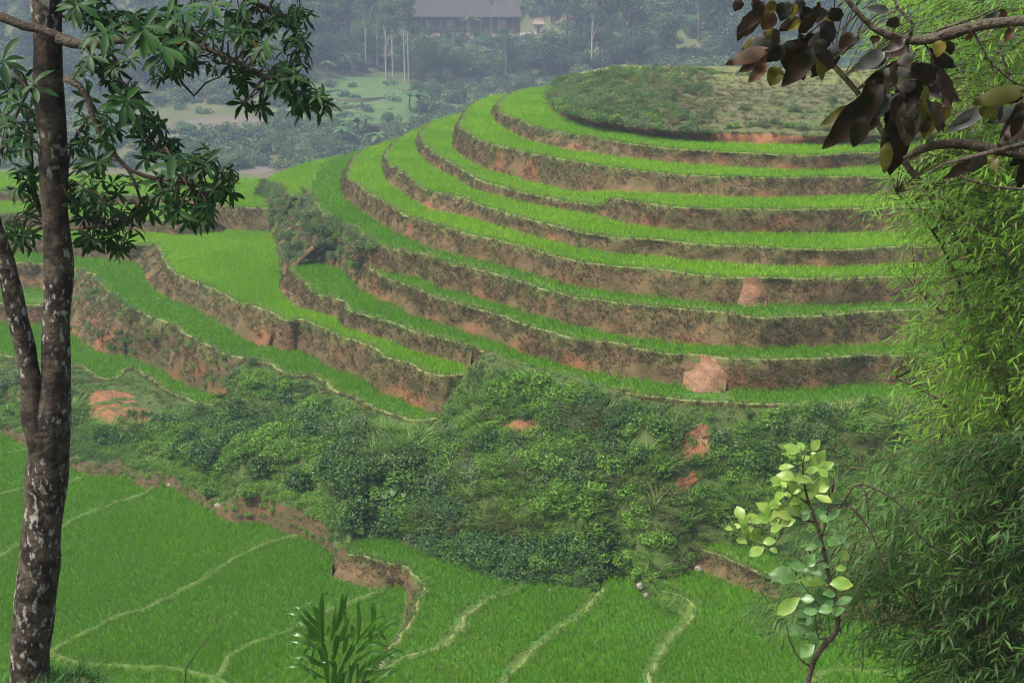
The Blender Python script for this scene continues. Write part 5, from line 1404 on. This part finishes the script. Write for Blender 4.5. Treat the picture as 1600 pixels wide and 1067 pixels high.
zl = [  # zoomed outline: base, tip, width, colour
 (230,40,150,205,60,'b'),(250,10,110,180,50,'p'),(300,60,235,165,75,'y2'),(365,10,335,110,80,'d'),(400,20,395,110,50,'y'),(250,170,160,280,42,'g'),(270,255,45,330,52,'b'),(290,285,110,375,52,'b'),(265,330,160,437,55,'b'),(330,345,275,452,80,'o'),(420,205,370,385,115,'d'),(510,255,335,457,95,'d'),(470,170,525,330,85,'d'),(560,110,585,255,95,'d'),(470,60,610,115,70,'p'),(645,275,490,412,62,'d'),(745,190,560,290,50,'g'),(300,150,200,262,55,'o'),(480,85,370,162,30,'y'),(440,40,490,130,70,'d'),(190,0,230,90,60,'p'),(130,0,95,60,50,'p'),(600,40,640,120,70,'d'),(420,0,440,70,60,'d'),(700,170,640,260,60,'p'),(350,240,260,330,70,'d'),(560,200,520,300,60,'d'),(520,20,560,90,60,'d'),(300,0,280,70,60,'o'),
 (860,450,550,782,120,'d'),(720,560,530,665,60,'o'),(775,610,705,775,85,'d'),(865,480,790,600,44,'r'),(900,490,820,620,60,'g'),(950,440,985,575,75,'d'),(895,480,945,645,45,'p'),(1010,530,985,765,110,'d'),(950,620,908,928,135,'d'),(890,740,868,905,62,'o'),(1085,530,990,745,72,'o'),(1110,580,1100,740,90,'y'),(1095,600,1085,700,52,'d'),(1135,530,1165,685,62,'p'),(1195,550,1190,645,50,'y'),(1100,465,1268,520,95,'p'),(1170,480,1220,570,60,'p'),(1080,395,1232,462,66,'p'),(1010,345,1222,412,55,'d'),(1010,380,850,370,50,'g'),(890,295,768,362,52,'d'),(990,330,880,352,46,'d'),(1010,245,820,292,50,'p'),(1000,420,1065,522,80,'d'),(1115,250,1155,345,60,'d'),(1130,290,1217,342,52,'o'),(1200,212,1222,290,52,'d'),(1165,212,1148,297,62,'y'),(832,185,820,242,52,'b'),(985,205,870,272,56,'p'),(940,380,860,460,60,'d'),(1040,420,930,470,66,'d'),(1040,460,1110,520,70,'o'),(980,480,910,560,60,'d'),(1060,560,1030,660,70,'d'),(1000,600,960,700,80,'d'),(900,60,780,40,40,'g'),(950,100,880,140,60,'p'),(1060,320,1010,420,60,'d'),
 (1382,545,1472,635,82,'o'),(1395,565,1190,692,44,'g'),(1620,555,1400,645,50,'g'),(1610,465,1330,542,44,'o'),(1610,590,1468,765,90,'d'),(1340,825,1188,932,66,'p'),(1405,815,1305,912,66,'g'),(1425,815,1455,892,55,'o'),(1600,820,1578,1000,90,'d'),(1325,165,1297,215,40,'b'),(1535,140,1500,222,46,'b'),(1475,65,1360,130,32,'g'),(1450,60,1515,90,46,'b'),(1620,640,1500,720,80,'p'),(1560,700,1470,760,60,'d'),(1620,760,1530,870,80,'d'),(1600,510,1490,530,50,'d'),(1330,600,1230,660,36,'g'),(1640,560,1560,640,70,'d')]
_r = random.Random(3)
for cx, cy_, rx, ry, n in ((480,170,90,110,10),(940,480,120,130,12),(1040,600,110,110,8),(960,340,130,70,8),(230,120,110,90,6),(1540,640,70,110,8),(1130,340,90,70,5)):
    for _ in range(n):
        bx0 = cx+_r.uniform(-rx, rx); by0 = cy_+_r.uniform(-ry, ry); a = _r.uniform(.4, 2.7); q = _r.uniform(90, 190)
        zl.append((bx0, by0, bx0+q*math.cos(a), by0+q*math.sin(a), q*.42, _r.choice('dddddppog')))
cm = {'d':'dk','o':'dk_olive','b':'dk_brown','y':'dk_yellow','y2':'dk_brown','g':'dk_grey','p':'dk_purple','r':'dk_brown'}
bl_m = {k: [leaf_mesh('broad_leaf', 1, .5, M[k], 9, f, d, .40, wave=.16, seed=s) for s, (f, d) in enumerate(((.35,.12),(-.25,.2),(.5,.05)))] for k in set(cm.values())}
for bx0, by0, tx, ty_, w, c in zl:
    dep = BD + random.uniform(-.18, .2)
    a = PY(1120+bx0/3.333, by0/3.333, dep); b = PY(1120+tx/3.333, ty_/3.333, dep+random.uniform(-.02, .03))
    d = Vector(b-a); L_ = d.length; W_ = w/3.333*dep/FPX
    me = random.choice(bl_m[cm[c]])
    nn = Vector((random.uniform(-.5,.5), -1, random.uniform(-.1,.5)))
    m = orient(rel(a, bb), d, nn, L_*1.0); sx = min(1.9, max(.7, (W_/L_)/.5*1.12))
    o = bpy.data.objects.new('leaf', me); COL.objects.link(o); o.parent = btree; o.matrix_local = m @ Matrix.Diagonal((sx, 1, sx, 1))
    # short petiole
    
# ------------------------------------------------------------------ bamboo at the right edge
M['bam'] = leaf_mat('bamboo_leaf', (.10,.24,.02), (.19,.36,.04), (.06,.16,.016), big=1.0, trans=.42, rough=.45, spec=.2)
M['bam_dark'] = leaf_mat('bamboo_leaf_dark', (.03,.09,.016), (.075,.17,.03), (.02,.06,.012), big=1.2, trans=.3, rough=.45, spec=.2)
M['culm'] = soil_mat('culm', [(.07,.075,.03), (.10,.085,.045)], 6, .3)
def bamboo(rootpx, label, culms, region, nspray, mat, seed, d0, d1, ll, limit=300):
    r = random.Random(seed)
    rb = PY(rootpx[0], rootpx[1], rootpx[2]); rb[2] = ground_z(rb[0], rb[1])
    root = empty('bamboo_clump', rb); tag(root, label, 'bamboo'); o = root.location.copy()
    cl = []
    for c in culms:
        dep = r.uniform(d0+.5, d1-.3); pts = np.array([list(PY(a, b, dep))+[w*.5*dep/FPX] for a, b, w in c])
        l = spline(pts, .15); mb = MB(); mb.tube([rel(p, o) for p in l], list(l[:, 3]), 6); mb.build('culm', M['culm'], root, smooth=True); cl.append(l[:, :3])
    cl = np.vstack(cl)
    ms = [leaf_mesh('bamboo_leaf', 1, .17, mat, 2, .3, d, .38, seed=k) for k, d in enumerate((.1, .3))]
    it = []; tw = MB(); k = 0
    while k < nspray:
        x, y = r.uniform(1120, 1640), r.uniform(-30, 1100)
        w = region(x, y)
        if r.random() > w: continue
        k += 1
        dep = r.uniform(d0, d1); c = PY(x, y, dep)
        az = r.gauss(3.3, .9); L_ = r.uniform(.25, .5)
        d = Vector((math.cos(az), -abs(math.sin(az))*.7, r.uniform(-.55, .25))).normalized()
        p0 = Vector(c) - d*L_*.5; p1 = p0 + d*L_*.5 + Vector((0,0,.03)); p2 = p0 + d*L_ + Vector((0,0,-.06))
        tw.tube([rel(p0, o), rel(p1, o), rel(p2, o)], [.003,.0025,.0015], 3, cap=False)
        if r.random() < .3:
            q = cl[r.randrange(len(cl))]; dd = ((cl-np.array(p0))**2).sum(1); q = cl[np.argmin(dd)]
            m_ = (np.array(q)+np.array(p0))/2 + np.array((0, 0, .12)); tw.tube([rel(q, o), rel(m_, o), rel(p0, o)], [.006,.005,.003], 3, cap=False)
        nl = r.randint(7, 11)
        for i in range(nl):
            t = i/nl; p = p0.lerp(p1, t*2) if t < .5 else p1.lerp(p2, t*2-1)
            sd_ = Vector((-d.y, d.x, 0))*(1 if i % 2 else -1)
            dd = (d*r.uniform(.5,1) + sd_*r.uniform(.3,.9) + Vector((0,0,r.uniform(-.55,.25)))).normalized(); Lf = ll*r.uniform(.6, 1.6)
            it.append((orient(rel(p, o), dd, Vector((r.uniform(-.5,.5), -.3, 1)), Lf), i % 2, Lf/dep*(1 if 0 < y < 1067 and x < 1600 else .3)))
    tw.build('twigs', M['culm'], root)
    set_leaves(root, it, ms, limit)
    return root
xl = lambda y: np.interp(y, [-30, 0, 90, 150, 200, 250, 290, 330, 370, 400, 440, 480, 520, 560, 600, 640, 690, 760, 1100], [1300,1310,1320,1330,1385,1395,1330,1365,1380,1430,1375,1425,1400,1365,1420,1390,1400,1450,1560])
def regU(x, y):
    e = x - xl(y) - 22*math.sin(y*.07) - 12*math.sin(y*.19)
    if e < 0: return 0.0
    w = min(1, .08 + (e/170)**1.1)
    if y > 680: w *= max(0, 1-(y-680)/120)
    if y < 200: w *= .75
    return w
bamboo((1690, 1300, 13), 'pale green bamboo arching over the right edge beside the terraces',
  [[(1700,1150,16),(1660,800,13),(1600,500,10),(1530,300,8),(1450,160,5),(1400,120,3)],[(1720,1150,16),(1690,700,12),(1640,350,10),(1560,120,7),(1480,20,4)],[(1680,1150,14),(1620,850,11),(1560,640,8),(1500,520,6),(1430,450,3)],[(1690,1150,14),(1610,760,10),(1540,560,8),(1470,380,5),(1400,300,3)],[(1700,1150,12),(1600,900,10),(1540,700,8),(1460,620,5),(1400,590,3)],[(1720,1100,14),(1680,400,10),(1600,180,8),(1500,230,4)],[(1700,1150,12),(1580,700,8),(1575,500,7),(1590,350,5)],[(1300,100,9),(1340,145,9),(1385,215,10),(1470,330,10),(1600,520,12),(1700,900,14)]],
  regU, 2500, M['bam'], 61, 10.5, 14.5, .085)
xd = lambda y: np.interp(y, [660, 690, 720, 760, 800, 850, 890, 930, 960, 985, 1010, 1040, 1100], [1500,1420,1360,1330,1300,1250,1210,1190,1175,1200,1330,1390,1420])
def regD(x, y):
    if y < 670: return 0.0
    e = x - xd(y) - 14*math.sin(y*.11)
    if e < 0: return 0.0
    w = min(1, .22 + e/120)
    if 1270 < x < 1420 and y > 930: w *= .45
    return w
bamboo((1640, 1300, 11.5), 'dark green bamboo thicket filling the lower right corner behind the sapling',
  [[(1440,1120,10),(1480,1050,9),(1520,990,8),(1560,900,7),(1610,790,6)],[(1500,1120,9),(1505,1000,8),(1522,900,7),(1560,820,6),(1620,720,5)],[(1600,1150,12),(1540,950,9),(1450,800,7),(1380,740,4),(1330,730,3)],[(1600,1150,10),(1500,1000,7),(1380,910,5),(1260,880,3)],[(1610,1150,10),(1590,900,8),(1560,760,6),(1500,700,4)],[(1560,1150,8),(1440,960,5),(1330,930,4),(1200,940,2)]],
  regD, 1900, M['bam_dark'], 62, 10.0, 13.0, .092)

# ------------------------------------------------------------------ sapling with pale leaves
M['sapY'] = leaf_mat('sapling_young', (.30,.40,.085), (.22,.36,.075), (.17,.32,.05), big=14, trans=.4, rough=.35, spec=.4)
M['sapG'] = leaf_mat('sapling_green', (.14,.28,.10), (.18,.33,.12), (.09,.21,.05), big=14, trans=.38, rough=.32, spec=.5)
SD = 9.0
def z9(a, b): return 1060+a/2.622, 660+b/2.622
sbp = PY(*z9(525, 1090), SD); sb0 = Vector(sbp); sb0.z = ground_z(sb0.x, sb0.y)
sap = empty('sapling', sb0); tag(sap, 'slender sapling with yellow-green leaves at lower right', 'sapling')
def sstem(name, pts, dep=SD):
    c = np.array([list(PY(*z9(a, b), dep)) + [w*.5*dep/FPX] for a, b, w in pts]); l = spline(c, .05)
    mb = MB(); mb.tube([rel(p, sb0) for p in l], list(l[:, 3]), 7, .2); return mb.build(name, M['branch'], sap, smooth=True)
low = topix(sb0)
sstem('stem', [((low[0]-1060)*2.622, (low[1]-660)*2.622, 12),(520,1300,11),(528,1080,10),(545,1000,10),(580,930,10),(640,865,9),(655,790,8),(640,710,8),(618,640,7),(605,560,7),(585,480,6),(565,410,6),(535,330,5),(515,250,4),(510,170,3),(520,120,2)])
for b in ([(565,410,4),(520,400,4),(470,385,3),(400,390,3),(340,430,2),(280,410,2)],[(470,385,3),(430,440,2),(400,490,2),(350,500,2)],[(585,480,4),(610,380,3),(615,250,2),(580,200,2)],[(535,330,3),(480,300,2),(430,270,2)],[(655,790,4),(600,770,3),(550,720,2),(500,650,2)],[(640,865,4),(580,890,3),(560,780,2),(540,700,2)],[(618,640,3),(650,600,2),(660,560,2)],[(605,560,3),(560,580,2),(520,590,2)],[(545,1000,4),(500,970,3),(460,900,3),(440,820,2)]): sstem('twig', b)
sl_ = [(500,120,440,95,25,1),(510,118,500,80,25,1),(545,115,572,78,27,1),(480,152,455,115,32,1),(475,180,415,180,20,1),(555,192,580,135,36,1),(568,200,627,168,26,1),(575,225,622,250,24,1),(510,162,530,130,28,1),(480,232,420,208,30,1),(490,252,512,205,26,1),(432,252,388,230,32,1),(442,290,390,305,24,1),(480,292,462,255,26,1),(505,310,480,300,22,1),(590,300,560,270,30,1),(422,332,365,335,26,1),(450,350,390,385,32,1),(378,378,345,335,32,1),(400,400,330,390,26,1),(262,402,245,350,30,1),(275,420,195,430,18,1),(268,405,312,380,26,1),(310,430,272,447,22,1),(342,482,308,460,30,1),(345,492,387,480,28,1),(352,512,298,538,30,1),(375,515,400,525,20,1),(604,405,655,360,20,0),(577,502,530,512,18,0),(600,492,640,480,30,0),(640,502,682,460,22,0),(645,540,700,547,30,1),(645,602,682,590,26,1),(522,592,468,585,28,0),(525,592,542,553,28,0),(487,642,405,610,52,0),(475,650,592,652,30,1),(620,660,697,655,38,1),(497,715,415,777,38,1),(500,722,548,722,30,0),(560,690,622,742,54,0),(640,747,702,715,22,0),(572,772,622,757,34,0),(490,822,556,775,36,0),(522,852,440,850,38,0),(520,862,566,885,28,0),(557,907,508,948,34,0),(560,300,620,320,24,1),(500,380,460,350,24,1),(470,395,420,370,26,1),(520,395,550,360,24,0),(600,330,590,290,24,0),(455,335,500,310,24,1),(430,420,380,440,24,1),(525,660,500,690,36,0),(590,700,640,700,24,0)]
_r = random.Random(5)
for cx, cy_, rx, ry, n, k in ((500,170,80,70,12,1),(450,280,80,60,12,1),(400,370,80,40,10,1),(310,440,70,60,8,1),(590,250,50,70,6,1),(600,520,70,60,7,0),(560,660,80,70,8,0),(560,800,70,60,6,0),(560,370,60,40,6,0)):
    for _ in range(n):
        a0 = cx+_r.uniform(-rx, rx); b0 = cy_+_r.uniform(-ry, ry); q = _r.uniform(28, 52); an = _r.uniform(0, 6.28)
        sl_.append((a0, b0, a0+q*math.cos(an), b0+q*math.sin(an)*.8, q*.5, k))
sm = {1: [leaf_mesh('sapling_leaf', 1, .5, M['sapY'], 5, .3, d, .55, seed=k) for k, d in enumerate((.1,.3))], 0: [leaf_mesh('sapling_leaf', 1, .5, M['sapG'], 5, .3, d, .55, seed=k) for k, d in enumerate((.1,.3))]}
for a, b, c, d_, w, k in sl_:
    dep = SD+random.uniform(-.15,.15); p = PY(*z9(a, b), dep); q = PY(*z9(c, d_), dep+random.uniform(-.08,.04)); d = Vector(q-p); L_ = d.length
    m = orient(rel(p, sb0), d, Vector((random.uniform(-.3,.3), -.75, .7)), L_*1.15); sx = min(1.5, (w/2.622*dep/FPX/L_)/.5*1.5)
    o = bpy.data.objects.new('leaf', random.choice(sm[k])); COL.objects.link(o); o.parent = sap; o.matrix_local = m @ Matrix.Diagonal((sx, 1, sx, 1))
# dead climber on the sapling
for lab, pts in (('dry vine looping from the sapling into the bamboo', [(560,330),(600,360),(650,355),(690,300),(730,250),(790,265),(860,300),(920,350),(1000,480),(1100,530),(1230,585)]), ('thin dry vine hanging beside the sapling top', [(700,340),(740,380),(790,450),(830,560),(845,590)]), ('dry forked vine drooping above the dark bamboo', [(630,300),(640,210),(665,240),(680,160),(700,190)]), ('pale dead twig hanging from the bamboo edge', [(745,255),(770,290),(778,400)])):
    l = spline(np.array([PY(*z9(a, b), SD+.25) for a, b in pts]), .06); mb = MB(); o0 = l[0]
    mb.tube([rel(p, o0) for p in l], list(np.linspace(.009, .004, len(l))), 5, .2); v = mb.build('dry_vine', M['branch'], smooth=True); v.location = o0; tag(v, lab, 'vine')

# ------------------------------------------------------------------ long-leaved grass plant at the bottom
M['cane'] = leaf_mat('cane_leaf', (.05,.15,.022), (.075,.20,.03), None, trans=.42, rough=.22, spec=.8)
CD = 9.0
def zc8(a, b): return 420+a/5.708, 880+b/5.708
cb = Vector(PY(545, 1120, CD)); cb.z = ground_z(cb.x, cb.y)
cane = empty('cane_plant', cb); tag(cane, 'clump of long arching strap-like leaves at the bottom edge', 'plant')
def ribbon(name, pts, w, nn=Vector((.2,-.8,.5))):
    l = spline(np.array(pts), .05); n = len(l); V = []
    for i in range(n):
        t = i/(n-1); tg_ = Vector(l[min(i+1, n-1)]-l[max(i-1, 0)]).normalized(); s = tg_.cross(nn).normalized()
        ww = w*.5*min(1, .35+t*3)*max(.02, 1-max(0, (t-.55)/.45)**1.7); up = s.cross(tg_)*ww*.35
        c = Vector(rel(l[i], cb)); V += [c - s*ww + up, c, c + s*ww + up]
    F = [(3*k+j, 3*k+j+1, 3*k+j+4, 3*k+j+3) for k in range(n-1) for j in range(2)]
    return mesh_obj(name, V, F, M['cane'], cane, smooth=True)
cl_ = [ # zoomed leaf courses: base ... tip
 [(480,700),(470,450),(485,255),(515,250),(528,300)],[(500,640),(440,560),(360,480),(300,410),(255,385),(212,402)],[(470,640),(430,480),(425,390),(405,370),(372,395)],[(490,690),(400,640),(330,570),(262,520)],[(440,690),(370,660),(290,635),(190,632)],[(600,600),(660,420),(690,300),(715,265),(745,275)],[(790,640),(800,450),(800,315),(825,305)],[(920,640),(925,500),(920,350),(955,348)],[(800,680),(880,590),(960,500),(1010,470),(1055,500)],[(830,680),(960,600),(1060,520),(1120,480),(1178,502)],[(560,660),(590,480),(612,320)],[(690,560),(660,400),(612,305)],[(580,860),(590,740),(620,630),(650,650),(640,700)],[(660,790),(690,700),(700,640),(745,670)],[(900,700),(920,610),(960,590),(1010,640),(1068,700)],[(780,800),(840,750),(930,700),(1010,730),(1090,745)],[(840,900),(950,860),(1060,790),(1120,760),(1168,772)],[(500,930),(420,880),(310,820),(270,830),(180,850)],[(480,900),(400,880),(340,870),(300,830)],[(800,980),(860,910),(970,880),(1030,900)],[(790,1000),(900,985),(1050,950),(1140,930)],[(900,1060),(1000,1010),(1110,935)],[(520,1067),(520,900),(500,760),(470,690),(400,780),(375,900)],[(560,1067),(600,900),(560,870),(470,880)],[(620,1067),(640,960),(680,880),(720,860)],[(700,1067),(740,950),(800,830),(830,820)],[(760,640),(740,560),(725,520)],[(660,900),(720,780),(760,690),(755,710)],[(640,640),(700,520),(760,420)],[(830,1067),(880,950),(920,840),(960,770)],[(520,620),(545,570),(575,565)],[(430,1067),(400,1000),(360,940)]]
_rc = random.Random(8)
cl_ += [[(a+dx*k, b+dy+_rc.uniform(-12, 12)) for k, (a, b) in enumerate(c)] for c in cl_[:30] for dx, dy in [(_rc.uniform(-22, 22), _rc.uniform(-20, 90))]]
for i, c in enumerate(cl_):
    dep = CD + random.uniform(-.25,.25); n = len(c)
    pts = [PY(*zc8(a, b), dep - .12*math.sin(k/(n-1)*2.5)) for k, (a, b) in enumerate(c)]
    ribbon('leaf', pts, random.uniform(.022, .034))
for a, b in ((480,480),(510,640),(590,650),(660,720),(720,650),(790,640),(850,690),(900,700),(560,560)):
    x, y = zc8(a, b+250); p = PY(x, y, CD+random.uniform(-.1,.2)); mb = MB()
    mb.tube([(random.uniform(-.12,.12), random.uniform(-.1,.1), -.1), tuple(Vector(rel(p, cb))*.6 + Vector((0,0,.1))), rel(p, cb)], [.016,.013,.009], 6); mb.build('stalk', M['fern'], cane)
# thin bare stick rising at the bottom left
l = [PY(262, 1100, 9), PY(290, 1045, 9), PY(310, 1015, 9), PY(335, 984, 9)]; l[0][2] = ground_z(l[0][0], l[0][1])
mb = MB(); mb.tube([rel(p, l[0]) for p in l], [.007,.006,.005,.002], 5); v = mb.build('bare_stick', M['branch']); v.location = l[0]; tag(v, 'thin dark bare stick slanting up at bottom left', 'stick')
# grass at the foot of the forked tree
FG = [grass_tuft('foot_grass', 26, .32, .022, .10, 1.1, M['fern'], 600+i, 4) for i in range(3)]
gp = []
for _ in range(420):
    x = base_t[0]+rng.normal(.1, .7); y = base_t[1]+rng.normal(-.1, .6); gp.append((x, y, ground_z(x, y)-.03))
scatter('foot_grass', gp, rng.uniform(.5, 1.0, len(gp)), FG, 'foot', 'blue-green grass and weeds at the foot of the forked tree', 'grass', tilt=.25)
gs = []
for _ in range(2600):
    x = rng.uniform(-14, 14); y = rng.uniform(3, 50); gs.append((x, y, ground_z(x, y)-.05))
scatter('slope_grass', gs, rng.uniform(.25, .5, len(gs))*np.where(np.array(gs)[:,1] > 20, 2, 1), [UNDER[14], UNDER[8]], 'slope', 'long grass on the near slope below the viewpoint', 'grass', tilt=.2)
# ------------------------------------------------------------------ haze: the moist air of the valley
hm, nt, out = new_mat('haze')
pv = N(nt, 'ShaderNodeVolumePrincipled'); pv.inputs['Density'].default_value = .00056
pv.inputs['Color'].default_value = (.60, .76, 1.0, 1); pv.inputs['Anisotropy'].default_value = .1
nt.links.new(pv.outputs[0], out.inputs['Volume'])
zlo = float(Z.min()) - 1.5
HB = MB(); HB.box(-515, 515, -40, 1410, zlo, float(Z.max()) + 25)
hz = HB.build('haze', hm); tag(hz, 'pale blue haze filling the valley air', 'haze', kind='stuff')
